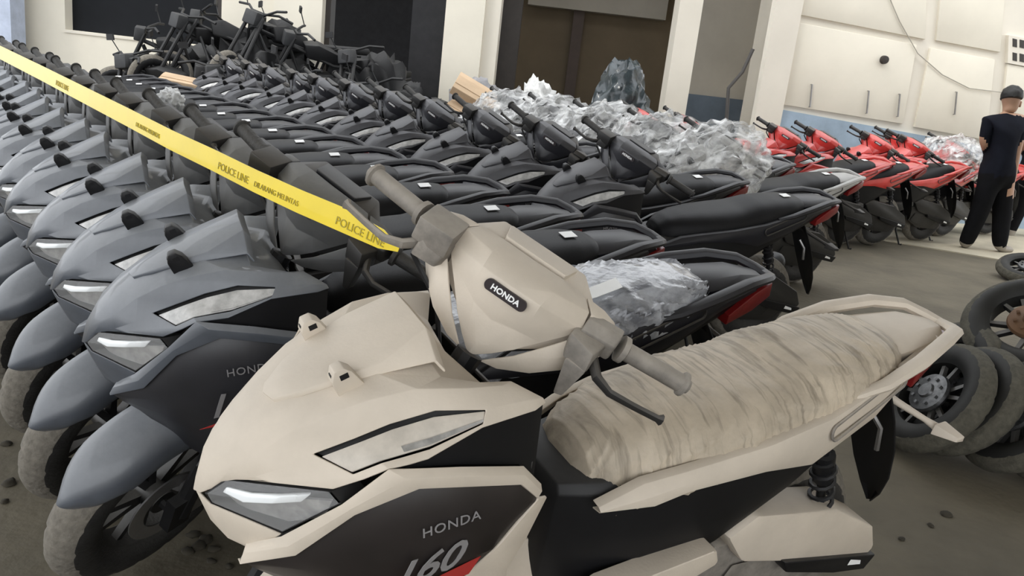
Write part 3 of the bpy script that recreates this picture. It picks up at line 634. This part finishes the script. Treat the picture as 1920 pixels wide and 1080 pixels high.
# steel hooks on the panel wall
for i, (x, y) in enumerate(((1462, 150), (1518, 158), (1624, 170), (1682, 176), (1788, 172))):
    b = MB(); p0 = pw(x, y) + pn * .06; p1 = pw(x - 4, y + 42) + pn * .06; b.tube([p0 - pn * .06, p0, p1, p1 - pn * .05], .010, 6)
    o = obj('pull_bar', b.mesh('handle', STEEL)); tag(o, 'slim steel pull bar on the panelled wall, %s from the corner pillar' % 'first second third fourth fifth'.split()[i], 'bar', 'steel bars on the panelled wall')
b = MB(); c = pw(1653, 112) + pn * .06; b.lathe([(.001, .03), (.045, .025), (.05, 0), (.05, -.03)], (0, 0, 0), 16, 'Y')
for v in b.bm.verts: v.co = c + v.co.x * pd + v.co.z * V(0, 0, 1) - v.co.y * -pn
o = obj('wall_vent_knob', b.mesh('knob', FRAMEB)); tag(o, 'small round dark fitting high on the cream wall panel', 'fitting')
b = MB(); b.tube([pw(x, y) + pn * .05 for x, y in ((1652, -30), (1682, 40), (1716, 100), (1762, 140), (1812, 165), (1900, 176), (1990, 190))], .006, 6)
o = obj('wall_cable', b.mesh('wall_cable', mat('cable_grey', (.42, .39, .33), .6))); tag(o, 'thin grey cable sagging across the panelled wall', 'cable')
# leaning steel pole at the corner of the inner room
b = MB(); b.tube([at_y(1362, 225, 10.1), at_y(1366, 165, 10.1), at_y(1392, 135, 10.1), at_y(1412, 92, 10.1)], .022, 8)
b.tube([at_y(1362, 225, 10.1), V(at_y(1362, 225, 10.1).x, 10.1, 0)], .022, 8)
o = obj('bent_pole', b.mesh('pole', mat('dark_pole', (.06, .055, .05), .5))); tag(o, 'thin bent dark metal pole standing before the grey inner wall', 'pole')

# unseen hall roof, shaped to shade the near rows; open left and before the facade
b = MB(); b.box((3.5, .35, 5.1), (19, 11.5, .2)); o = obj('ceiling_hall_unseen', b.mesh('ceiling_hall_unseen', INNER2)); tag(o, kind='structure')
b = MB(); b.box((9.2, 0, 2.5), (.3, 15, 5)); o = obj('wall_light_block', b.mesh('wall_light_block', CREAM)); tag(o, kind='structure')  # added out of view to block sky light from the right
# roof over the rooms behind the facade
b = MB(); b.box((0, WY + 3.0, TOPZ + .1), (40, 6.2, .2)); o = obj('ceiling', b.mesh('ceiling', INNER2)); tag(o, kind='structure')
# ------------------------------------------------------------------ scooter rows
DBAR = mat('dusty_bar_plastic', (.20, .18, .155), .7, dust=.7, dustcol=(.5, .45, .38), var=.3, scale=30)
hero = scooter((.6976, 1.9741), 212.3, -9.71, 44.7, P_BEIGE, 'beige dust-covered scooter with dusty plastic-wrapped seat, yellow tape tied to its handlebar', seat='seat_dust', seatlab=False, flank=P_BEIGE, lens=LENSB, side=DARKPANEL, off=(-.0226, .0072, -.005), rail=P_BEIGE, dirt=DBAR)
A1 = V(.3415, 2.3616, 0); AS = V(-.2617, .3411, 0)
jit = random.Random(11)
ROWA = 'slate grey scooters under the tape'
ORD = 'first second third fourth fifth sixth seventh eighth ninth tenth eleventh twelfth thirteenth fourteenth fifteenth sixteenth seventeenth'.split()
for k in range(17):
    p = A1 + AS * k
    if k == 0:
        scooter((p.x, p.y), 205.5, -9.27, 40, P_SLATE, 'slate grey scooter with a silver plastic-wrapped seat beside the beige scooter', seat='seat_wrap', seatlab='seatlabel2', side=P_GRAPH, bar=P_BARGREY, rear_mat=P_DREAR)
    else:
        scooter((p.x + jit.uniform(-.02, .02), p.y + jit.uniform(-.02, .02)), 205.5 + jit.uniform(-1.2, 1.2), -9.3 + jit.uniform(-.8, .8), 40 + jit.uniform(-4, 3), P_SLATE,
                'slate grey scooter with bare seat under the tape, %s along from the beige scooter' % ORD[k], ROWA, side=P_GRAPH, bar=P_BARGREY, rear_mat=P_DREAR)
B0 = V(1.265, 4.507, 0); BS = V(-.357, .486, 0)
for k in range(11):
    p = B0 + BS * k
    scooter((p.x + jit.uniform(-.02, .02), p.y + jit.uniform(-.02, .02)), 204.6 + jit.uniform(-1.5, 1.5), -11 + jit.uniform(-.8, .8), 41 + jit.uniform(-4, 3), P_GRAPH,
            'matte black scooter ending the second row, its mudflap over bare floor' if k == 0 else 'matte black scooter, %s from the open floor end of the second row' % ORD[k], None if k == 0 else 'matte black scooters in the second row', side=P_GRAPH, rear_mat=P_DREAR)

# crumpled plastic covers
def crumple(name, c, rad3, mt, seed, amp=.18, level=4, flat=None, freq=2.2, shape=None):
    """a crumpled heap or sheet around centre c"""
    bm = bmesh.new(); bmesh.ops.create_icosphere(bm, subdivisions=level, radius=1)
    for v in bm.verts:
        n = v.co.normalized(); q = n * freq + Vector((seed * 3.1, seed, -seed))
        w = noise.noise(q); q = Vector((n.x * rad3[0], n.y * rad3[1], n.z * rad3[2])) * (freq / (sum(rad3) / 3)) + Vector((seed * 3.1, seed, -seed)); r1 = (1 - abs(noise.noise(q * 1.7 + Vector((5, 1, 2))))) ** 4; r2 = (1 - abs(noise.noise(q * 3.9))) ** 5
        k = amp * (w * .9 + r1 * .75 + r2 * .45 - .4); sh = shape(n) if shape else 1
        p = Vector((n.x * rad3[0], n.y * rad3[1], n.z * rad3[2])) * sh + n * k * (min(rad3) + .1 * max(rad3))
        v.co = p
        if flat is not None and v.co.z < flat: v.co.z = flat
    me = bpy.data.meshes.new(name); bm.to_mesh(me); bm.free(); me.materials.append(mt)
    me.polygons.foreach_set('use_smooth', [True] * len(me.polygons)); me.set_sharp_from_angle(angle=rad(70))
    return me
COVER = [crumple('cover', None, (.43, .33, .26), P_WRAP, 1.7 + i * 2.3, .24, 5, freq=1.3, shape=lambda n: 1 - .25 * max(0, n.x) * max(0, n.z)) for i in range(3)]
COVR = [crumple('rear_cover', None, (.42, .17, .12), P_WRAP, 9.7 + i * 2.3, .28, 5, freq=1.3) for i in range(2)]
def wrapped(loc, yaw, paint, label, group, i, steer=38, rear=True, front=True, **kw):
    r = scooter(loc, yaw, -10, steer, paint, label, group, text=False, **kw)
    if front: obj('plastic_cover', COVER[i % 3], r, mtx=Matrix.Translation((1.06, 0, .86)) @ Matrix.Rotation(rad(20), 4, 'Y'))
    if rear: obj('plastic_cover', COVR[i % 2], r, mtx=Matrix.Translation((.30, 0, .80)))
    return r
C0 = V(2.05, 6.15, 0)
for k in range(5):
    p = C0 + BS * k
    wrapped((p.x, p.y), 207 + jit.uniform(-2, 2), P_SILVER if k == 0 else P_GRAPH, 'silver-tailed scooter with its front under crumpled clear plastic and a black seat' if k == 0 else 'scooter wholly wrapped in clear plastic, %s along from the silver-tailed one' % ORD[k - 1], None if k == 0 else 'plastic-wrapped scooters in the third row', k, rear=k > 0, side=P_GRAPH)
# red scooters
def emb_base(px, py, Y, yaw):
    w = at_y(px, py, Y); e = Matrix.Rotation(rad(yaw), 3, 'Z') @ V(.985, 0, 0); return (w.x - e.x, w.y - e.y)
RT_, RG = P_RED, 'red scooters by the panelled wall'
scooter((3.517, 8.357), 202.9, -9, 40, P_RED, 'red scooter with black seat, tail towards the walking man, second from the pillar', RG, side=P_RED, text=False)
scooter((4.743, 9.493), 211.5, -8, 40, P_RED, 'red scooter right behind the walking man', None, side=P_RED, text=False)
for px, py, Y, lab in ((1449, 252, 7.75, 'red scooter beside the wrapped silver-tailed one, close to the cream corner pillar'), (1622, 262, 8.6, 'red scooter squeezed between two other red ones before the blue skirting'), (1668, 250, 9.6, 'red scooter furthest back against the blue skirting')):
    scooter(emb_base(px, py, Y, 203), 203, -9, 40, P_RED, lab, None, side=P_RED, text=False)
wrapped(emb_base(1765, 262, 9.7, 203), 203, P_RED, 'red scooter with a white plastic-wrapped handlebar at the panelled wall', None, 1, rear=False, side=P_RED)
for i, (px, py, Y) in enumerate(((1190, 215, 8.1), (1272, 226, 7.7))):
    o = scooter(emb_base(px, py, Y, 205), 205, -10, 40, P_RED, 'red handlebar scooter rising from the crumpled plastic, %s' % ('beside the teal heap' if i == 0 else 'beside the pale column'), 'red scooters among the plastic wraps', text=False)
    obj('plastic_cover', COVER[i], o, mtx=Matrix.Translation((1.06, 0, .74)))

# ------------------------------------------------------------------ loose wheels at the right
random.seed(9)
DISCM = mat('hub_disc', (.10, .10, .10), .35, metal=.6, var=.4, scale=50)
b = MB(); b.lathe([(.001, .03), (.03, .03), (.035, .02), (.085, .012), (.09, .0), (.085, -.012), (.001, -.012)], (0, 0, 0), 28, 'Y')
for k in range(8): a = k * pi / 4; b.box((cos(a) * .06, .018, sin(a) * .06), (.012, .012, .012))
ME['drum'] = b.mesh('drum', DISCM, 30)
PILET = mat('dirty_pile_tread', (.085, .078, .058), .9, var=.3, scale=40, bump=.3, bscale=70)
PILEB = mat('pile_tyre_wall', (.012, .012, .012), .6, dust=.12, dustcol=(.2, .19, .15), var=.25, spec=.3)
def wheel(c, n, label, spin=0, sc=1, tyre=True, hub=None, tread=None):
    n = Vector(n).normalized()
    q = n.to_track_quat('Y', 'Z').to_matrix().to_4x4(); q.translation = Vector(c)
    r = empty('motorcycle_wheel', c); r.matrix_world = q @ Matrix.Rotation(spin, 4, 'Y') @ Matrix.Scale(sc, 4); tag(r, label, 'wheel')
    obj('rim', ME['rim_f'], r); obj('hub', ME['drum'], r, hub, mtx=Matrix.Translation((0, .03, 0)))
    t = obj('tyre', ME['tyre_f'], r); t.material_slots[1].link = 'OBJECT'; t.material_slots[1].material = PILET; t.material_slots[0].link = 'OBJECT'; t.material_slots[0].material = PILEB
    return r
nW = V(-.83, -.10, .55).normalized()
def wc(px, py, z): return at_z(px, py, z)
hW = .258 * math.sqrt(1 - nW.z ** 2) + .045 * nW.z
w1 = wc(1752, 745, hW)
wheel(w1, nW, 'motorcycle wheel with a dusty grey hub disc leaning in front of the tyre pile')
wheel(w1 + V(.125, .005, 0), nW, 'muddy tyre wheel leaning directly behind the wheel with the hub disc', 1)
wheel(w1 + V(.29, -.10, 0), nW, 'black wheel with muddy tread leaning in the middle of the wheel pile', 2)
wheel(w1 + V(.43, -.17, .005), V(-.78, -.25, .50), 'black wheel leaning over the near end of the wheel pile', 3)
wheel(w1 + V(.19, .28, .015), V(-.88, -.15, .42), 'thin muddy wheel peeking out behind the tyre pile', 4)
BROWN = mat('brown_hub', (.16, .09, .05), .4, metal=.4, var=.3)
wheel(w1 + V(.46, .24, .28), V(-.45, -.45, .80), 'black wheel with a brown hub lying on top of the wheel pile', .5, 1.05, hub=BROWN)
wheel(wc(1915, 505, .10) + V(.06, 0, .01), V(-.2, -.25, .95), 'black wheel lying flat on the floor beyond the wheel pile', .5)
wheel(w1 + V(.58, .02, .01), V(-.66, -.50, .56), 'black wheel propped behind the brown-hubbed one', 2.5)

# ------------------------------------------------------------------ yellow tape
YEL = mat('yellow_tape', (.80, .60, .005), .35, var=.06, scale=8, coat=.2)
TP = [(748, 468, 1.46, .2), (715, 448, 1.48, .8), (640, 411, 1.53, 1), (560, 377, 1.60, 1), (480, 340, 1.69, 1), (400, 300, 1.80, 1), (320, 262, 1.95, 1), (240, 220, 2.14, 1), (160, 179, 2.38, 1), (80, 138, 2.68, 1), (0, 98, 3.05, 1), (-90, 55, 3.55, 1)]
TW = .046
b = MB(); rows = []; fr = []
for i, (x, y, Y, w) in enumerate(TP):
    p = at_y(x, y, Y); fr.append(p)
for i, p in enumerate(fr):
    t = (fr[min(i + 1, len(fr) - 1)] - fr[max(i - 1, 0)]).normalized(); view = (CO - p).normalized()
    up = (V(0, .12, 1) - t * V(0, .12, 1).dot(t)).normalized()
    h = TW * TP[i][3]
    rows.append([p + up * h / 2, p + V(0, 0, 0), p - up * h / 2])
b.net(rows); tape = obj('barrier_tape', b.mesh('tape', YEL, 60, solid=.0012)); tag(tape, 'long yellow barrier tape with dark lettering stretched over the grey scooters', 'tape')
TXT = mat('tape_print', (.36, .28, .02), .5, var=.2)
for i, words in ((1, 'POLICE LINE'), (3, 'DILARANG MELINTAS'), (4, 'POLICE LINE'), (6, 'DILARANG MELINTAS'), (8, 'POLICE LINE')):
    A, B = rows[i], rows[i + 1]; o3 = (A[1] + B[1]) / 2; x = (A[1] - B[1]).normalized(); up = (A[0] - A[2]).normalized()
    nn = x.cross(up)
    for j, tx in enumerate((words,)):
        tm = text_mesh(tx, .0155 if len(tx) > 12 else .022, .0004); M = frame(o3 + nn * .002 - up * .006, x, up); tm.transform(M); tm.materials.append(TXT); obj('tape_lettering', tm, tape)

# ------------------------------------------------------------------ person
SKIN = mat('skin', (.38, .22, .14), .55, var=.08); SHIRT = mat('navy_black_shirt', (.007, .008, .013), .85, var=.25, spec=.12); TROUS = mat('black_trousers', (.006, .006, .007), .9, var=.25, spec=.12); HAIRM = mat('black_hair', (.010, .009, .008), .6, var=.3); SHOE = mat('pale_shoe', (.30, .27, .23), .7, var=.2)
def person(Y, dx, name_label, mir_=1):
    J = {}
    def P(k, px, py, dy, r): J[k] = (at_y(px + dx, py, Y + dy), r)
    P('pelvis', 1868, 322, 0, (.185, .14)); P('waist', 1873, 296, 0, (.185, .14)); P('chest', 1879, 255, 0, (.205, .15)); P('upper', 1884, 232, 0, (.170, .12)); P('neck', 1890, 212, -.0, (.058, .06)); P('jaw', 1895, 201, .02, (.068, .08)); P('head', 1896, 184, .02, (.088, .105)); P('crown', 1897, 167, .02, (.07, .085))
    P('shl', 1853, 228, -.04, (.075, .075)); P('ell', 1846, 264, -.02, (.058, .055)); P('ell2', 1847, 272, -.01, (.046, .044)); P('wrl', 1853, 300, .22, (.032, .03)); P('hal', 1858, 312, .28, (.036, .024))
    P('shr', 1913, 226, .06, (.075, .075)); P('elr', 1908, 268, .06, (.058, .055)); P('elr2', 1907, 280, .05, (.044, .042)); P('wrr', 1899, 335, .0, (.034, .032)); P('har', 1894, 350, -.01, (.04, .026))
    P('hipl', 1855, 342, -.03, (.118, .118)); P('knl', 1836, 400, -.03, (.095, .098)); P('anl', 1811, 455, .0, (.078, .085)); P('ftl', 1808, 468, .03, (.045, .045)); P('tol', 1802, 471, .10, (.04, .03))
    P('hipr', 1880, 342, .03, (.118, .118)); P('knr', 1879, 400, .04, (.095, .098)); P('anr', 1874, 456, .0, (.078, .085)); P('ftr', 1877, 468, .02, (.045, .045)); P('tor', 1897, 466, .12, (.042, .03))
    ed = [('pelvis', 'waist'), ('waist', 'chest'), ('chest', 'upper'), ('upper', 'neck'), ('neck', 'jaw'), ('jaw', 'head'), ('head', 'crown')]
    for s in 'lr': ed += [('upper', 'sh' + s), ('sh' + s, 'el' + s), ('el' + s, 'el%s2' % s), ('el%s2' % s, 'wr' + s), ('wr' + s, 'ha' + s), ('pelvis', 'hip' + s), ('hip' + s, 'kn' + s), ('kn' + s, 'an' + s), ('an' + s, 'ft' + s), ('ft' + s, 'to' + s)]
    ks = list(J)
    for k in ks:
        if k[:2] in ('ft', 'to'): J[k][0].z = .045 if k[:2] == 'ft' else .035
    base = Vector((J['pelvis'][0].x, J['pelvis'][0].y, 0))
    vs = [J[k][0] - base for k in ks]; es = [(ks.index(a), ks.index(c)) for a, c in ed]
    # fingers
    rr = [J[k][1] for k in ks]
    def finger(root, offs, r):
        i = ks.index(root); prev = i; p = vs[i].copy()
        for o in offs:
            p = p + Vector(o); vs.append(p.copy()); rr.append((r, r)); es.append((prev, len(vs) - 1)); prev = len(vs) - 1
    for root, dirn in (('har', V(-.12, .1, -1)), ('hal', V(.1, .5, -.9))):
        d = dirn.normalized(); sd = V(.3, 1, 0).normalized()
        for q, ln in ((-1.5, .030), (-.5, .035), (.5, .033), (1.5, .026)): finger(root, [d * .03 + sd * q * .016, d * ln, d * ln * .7 + V(-.008, 0, 0)], .0085)
        finger(root, [sd * -.035 + d * .012, d * .03 - sd * .005], .0095)
    me = bpy.data.meshes.new('body'); me.from_pydata(vs, es, []); o = bpy.data.objects.new('tmp', me); COL.objects.link(o)
    md = o.modifiers.new('sk', 'SKIN'); md.use_smooth_shade = True
    for i, r in enumerate(rr): me.skin_vertices[0].data[i].radius = r; me.skin_vertices[0].data[i].use_root = (i == 0)
    sm = o.modifiers.new('su', 'SUBSURF'); sm.levels = 2; sm.render_levels = 2
    dg = bpy.context.evaluated_depsgraph_get(); dg.update(); m2 = bpy.data.meshes.new_from_object(o.evaluated_get(dg)); bpy.data.objects.remove(o)
    for mm in (SKIN, SHIRT, TROUS, SHOE): m2.materials.append(mm)
    zs = lambda k: (J[k][0] - base).z
    elz = zs('ell2') + .02
    for f in m2.polygons:
        c = f.center; i = 0
        if c.z < .075: i = 3
        elif c.z < zs('hipl') - .02 and min((c - (J[k][0] - base)).length for k in ('har', 'wrr', 'hal', 'wrl')) > .11: i = 2
        elif c.z < zs('neck') - .015:
            def dseg(a, bb):
                A = J[a][0] - base; B = J[bb][0] - base; t = max(0, min(1, (c - A).dot(B - A) / (B - A).length_squared)); return (c - A.lerp(B, t)).length
            arm = min(dseg('elr2', 'wrr'), dseg('wrr', 'har'), dseg('ell2', 'wrl'), dseg('wrl', 'hal')) - .05
            tor = min(dseg('pelvis', 'waist'), dseg('waist', 'chest')) - .175
            if arm < tor: i = 0
            elif c.z < zs('pelvis') - .02: i = 2
            else: i = 1
        f.material_index = i
    m2.polygons.foreach_set('use_smooth', [True] * len(m2.polygons))
    r = empty('person', base); tag(r, name_label, 'person'); obj('body', m2, r)
    hc = J['head'][0] - base + V(-.006, -.012, .022)
    hm = crumple('hair', None, (.098, .112, .105), HAIRM, 2.2, .08, 4, flat=-.035); obj('hair', hm, r, mtx=Matrix.Translation(hc) @ Matrix.Rotation(rad(-15), 4, 'X'))
    jc = J['jaw'][0] - base; b = MB()
    for s in (-1, 1): b.hull([jc + V(.03 + s * .058 + x, .01 + y, .04 + z) for x in (-.008, .008) for y in (-.02, .018) for z in (-.03, .03)])
    obj('ears', b.mesh('ears', SKIN, 60, bevel=.006), r)
    b = MB(); b.hull([jc + V(.065 + x, .07 + y, -.0 + z) for x, y, z in ((-.05, .04, .05), (.03, -.02, .05), (-.05, .045, -.05), (.03, -.03, -.05), (-.01, .05, .0), (.01, .03, .045))]); obj('face_mask', b.mesh('mask', WHITE, 60, bevel=.01), r)
    fc = jc + V(.06, .10, .055); b = MB(); b.hull([fc + V(x, y, z) for x, y, z in ((-.012, 0, -.025), (.012, -.01, -.025), (0, .022, -.022), (0, 0, .03))]); obj('nose', b.mesh('nose', SKIN, 60), r)
    return r
person(8.80, 0, 'man in black t-shirt and black trousers walking away past the red scooters')
person(10.3, 70, 'person in dark clothing beyond the walking man, mostly out of view')

# ------------------------------------------------------------------ scrap heap before the facade
SCR = mat('sooty_black', (.010, .010, .011), .6, dust=.12, var=.4); SCG = mat('scrap_grey', (.022, .023, .025), .6, dust=.2, var=.4)
b = MB(); b.hull([V(x, s * y, z) for s in (-1, 1) for x, y, z in ((.95, .10, .90), (.80, .15, .93), (.55, .12, .85), (.5, .08, .72), (.9, .09, .75))]); ME['tank'] = b.mesh('tank', SCR, 35, bevel=.02)
b = MB(); b.hull([V(x, s * y, z) for s in (-1, 1) for x, y, z in ((.85, .10, .55), (.80, .14, .32), (.5, .15, .28), (.42, .1, .5), (.6, .1, .62))]); b.tube([V(.8, 0, .5), V(.95, 0, .62)], .07, 10); ME['engine'] = b.mesh('engine', SCG, 30, bevel=.015)
b = MB()
for s in (-1, 1):
    b.tube([V(1.08, s * .03, .85), V(.6, s * .10, .72), V(.1, s * .11, .74), V(-.2, s * .09, .78)], .018, 7); b.tube([V(1.08, s * .03, .8), V(.85, s * .08, .35), V(.45, s * .1, .3), V(.3, s * .11, .72)], .017, 7); b.tube([V(.42, s * .09, .36), V(0, s * .1, .29)], .022, 7); b.tube([V(1.30, s * .08, .29), V(1.12, s * .08, .78), V(1.06, s * .08, .95)], .022, 8)
ME['sframe'] = b.mesh('sframe', SCR, 40)
b = MB(); b.tube([V(.90, -.36, 1.02), V(.95, -.2, 1.04), V(1.04, -.08, 1.0), V(1.04, .08, 1.0), V(.95, .2, 1.04), V(.90, .36, 1.02)], .014, 8); ME['sbar'] = b.mesh('sbar', SCR)
b = MB(); b.tube([V(.93, -.24, 1.05), V(.98, -.28, 1.18)], .006, 6); b.hull([V(.985 + x, -.29 + y, 1.20 + z) for x, y, z in ((-.01, -.05, -.03), (.01, -.05, -.03), (-.01, .05, -.035), (.01, .05, -.035), (-.01, -.045, .035), (.012, -.045, .035), (-.01, .045, .03), (.012, .045, .03))]); ME['smirror'] = b.mesh('smirror', SCR, 40)
b = MB(); b.hull([V(1.12 + x, y, .92 + z) for x, y, z in ((-.06, -.10, -.08), (.06, -.08, -.07), (-.06, .10, -.08), (.06, .08, -.07), (-.06, -.1, .08), (.05, -.08, .08), (-.06, .1, .08), (.05, .08, .08))]); ME['slamp'] = b.mesh('slamp', SCG, 35, bevel=.015)
b = MB(); b.hull([V(x, s * y, z) for s in (-1, 1) for x, y, z in ((.55, .08, .80), (.5, .12, .78), (.1, .14, .82), (-.2, .12, .88), (-.25, .08, .84), (.5, .1, .72), (-.2, .1, .8))]); ME['sseat'] = b.mesh('sseat', SCR, 40, bevel=.02)
b = MB(); b.net([[V(.15, s * .07, .6 + .0) for s in (-1, 1)], [V(-.1, s * .08, .66) for s in (-1, 1)], [V(-.32, s * .08, .58) for s in (-1, 1)], [V(-.42, s * .07, .40) for s in (-1, 1)]]); ME['sfender'] = b.mesh('sfender', SCR, 50, solid=.006)
def scrap(px, py, Y, z, yaw, pitch, roll, i):
    w = at_y(px, py, Y); e = Euler((rad(roll), rad(pitch), rad(yaw))).to_matrix() @ V(.6, 0, .6)
    r = empty('scrap_motorcycle', (w.x - e.x, w.y - e.y, max(z, 0)), (rad(roll), rad(pitch), rad(yaw)))
    tag(r, 'sooty black stripped motorcycle in the dark scrap heap below the window', 'motorcycle', 'stripped motorcycles in the scrap heap')
    obj('fuel_tank', ME['tank'], r); obj('engine', ME['engine'], r); obj('frame', ME['sframe'], r); hb = obj('handlebar', ME['sbar'], r)
    obj('mirror', ME['smirror'], hb); obj('headlamp', ME['slamp'], r); obj('seat', ME['sseat'], r); obj('fender', ME['sfender'], r)
    for x in (0, 1.32):
        w = obj('wheel', ME['rim_f'], r, mtx=Matrix.Translation((x, 0, .258))); obj('tyre', ME['tyre_f'], w, SCR)
sc_list = [(305, 135, 9.7, 0, 250, 0, 8), (350, 110, 10.0, .05, 200, -4, -8), (400, 110, 9.9, .22, 235, -5, -10), (450, 105, 9.7, .30, 190, -4, 12), (505, 105, 10.0, .34, 255, -6, -14), (560, 115, 9.8, .30, 215, -5, 10), (470, 140, 9.3, 0, 205, 0, -10), (530, 150, 9.3, 0, 185, 0, 12), (590, 150, 9.3, 0, 230, 0, -8), (620, 130, 9.8, .2, 205, -4, -12), (650, 165, 9.2, 0, 200, 0, 10), (700, 135, 10.0, .08, 250, -3, 10), (720, 165, 9.3, 0, 225, 0, -8), (780, 160, 9.6, 0, 215, 0, 10), (410, 150, 9.4, 0, 290, 0, 6), (340, 150, 9.4, 0, 185, 0, -12)]
for i, a in enumerate(sc_list): scrap(*a[:3], a[3] + (.18 if a[3] else 0), *a[4:], i)

# ------------------------------------------------------------------ heaps, boxes and bags before the inner room
TARP = mat('grey_tarp', (.24, .235, .24), .5, var=.35, scale=7, bump=.4, bscale=14)
TEAL = mat('dark_teal_sheet', (.022, .032, .036), .3, var=.6, scale=8, bump=.5, bscale=12, coat=.3)
CARD = mat('cardboard', (.55, .40, .26), .8, var=.12, scale=5)
PALEW = mat('pale_plastic', (.62, .62, .60), .35, var=.2, scale=9, bump=.4, bscale=18)
def heap(px, Y, w, d, ztop, mt, seed, name, label, cat, amp=.28, group=None, shape=None):
    p = at_y(px, 180, Y); me = crumple(name, None, (w, d, ztop), mt, seed, amp, 5, flat=0, freq=2.4, shape=shape)
    o = obj(name, me, None); o.location = (p.x, Y, 0); tag(o, label, cat, group); return o
heap(1168, 9.3, .42, .45, 1.50, TEAL, 3.1, 'sheeted_heap', 'tall heap under crumpled dark teal sheeting before the brown inner wall', 'heap', .20)
heap(480, 9.95, .95, .42, 1.36, SCR, 2.1, 'scrap_heap', 'big black mound of sooty scrap parts below the window and pilaster', 'heap', .5)
heap(700, 10.0, .95, .45, 1.12, SCR, 5.1, 'scrap_heap', 'black mound of sooty scrap parts in the dark doorway', 'heap', .5)
heap(1215, 9.0, .30, .35, 1.02, TEAL, 6.1, 'sheeted_heap', 'low dark sheeted heap at the foot of the tall teal heap', 'heap', .2)
heap(893, 9.4, .45, .4, 1.15, TARP, 4.4, 'tarp_heap', 'low heap under mottled grey tarpaulin behind the cardboard', 'heap', .22)
heap(1005, 9.3, .30, .35, 1.22, PALEW, 5.7, 'plastic_heap', 'crumpled pale plastic bundle standing before the dark doorway post', 'bundle', .25)
heap(1075, 8.9, .36, .35, 1.0, TARP, 7.9, 'plastic_heap', 'grey crumpled bundle between pale plastic and teal heap', 'bundle', .25)
def board(c, R, d, label):
    b = MB(); b.box((0, 0, 0), d); n = obj('cardboard_box', b.mesh('card', CARD, bevel=.006)); n.location = c; n.rotation_euler = R
    b = MB(); b.box((0, 0, d[2] / 2 + .004), (d[0] * .98, d[1] * .48, .006)); obj('flap', b.mesh('flap', CARD), n); tag(n, label, 'box')
board(at_y(897, 180, 8.3), (rad(40), rad(24), rad(4)), (.52, .24, .10), 'long tan cardboard box sliding off the grey tarpaulin')
board(at_y(868, 212, 8.2), (rad(20), rad(22), rad(-10)), (.34, .22, .06), 'short tan cardboard piece below the longer box')
board(at_y(345, 154, 8.7), (rad(10), rad(6), rad(12)), (.44, .3, .06), 'tan cardboard sheet lying before the scrap heap')
p = at_y(320, 188, 5.35); me = crumple('bag', None, (.075, .07, .07), PALEW, 1.3, .3, 4); o = obj('plastic_bag', me); o.location = p; tag(o, 'white crumpled plastic bag caught on a scooter grip', 'bag')

# crumbs of dried mud on the floor by the front wheels
MUD = mat('dried_mud', (.045, .038, .026), .95, var=.3)
CL = [crumple('clod', None, (.018, .014, .008), MUD, 3 + i, .5, 2, flat=-.003) for i in range(3)]
rg = random.Random(5)
for i, (px, py) in enumerate(((362, 1002), (385, 1012), (372, 1024), (402, 1030), (352, 1034), (430, 1062), (396, 1052), (12, 832), (30, 800), (18, 905), (8, 940), (1745, 985), (1690, 1010), (1775, 965))):
    o = obj('dirt_clod', CL[i % 3]); p = at_z(px, py, .003); o.location = p; o.rotation_euler = (0, 0, rg.uniform(0, 6)); o.scale = [rg.uniform(.6, 1.3)] * 3
    tag(o, 'small dark crumb of dried mud on the concrete floor', 'clod', 'mud crumbs on the floor')
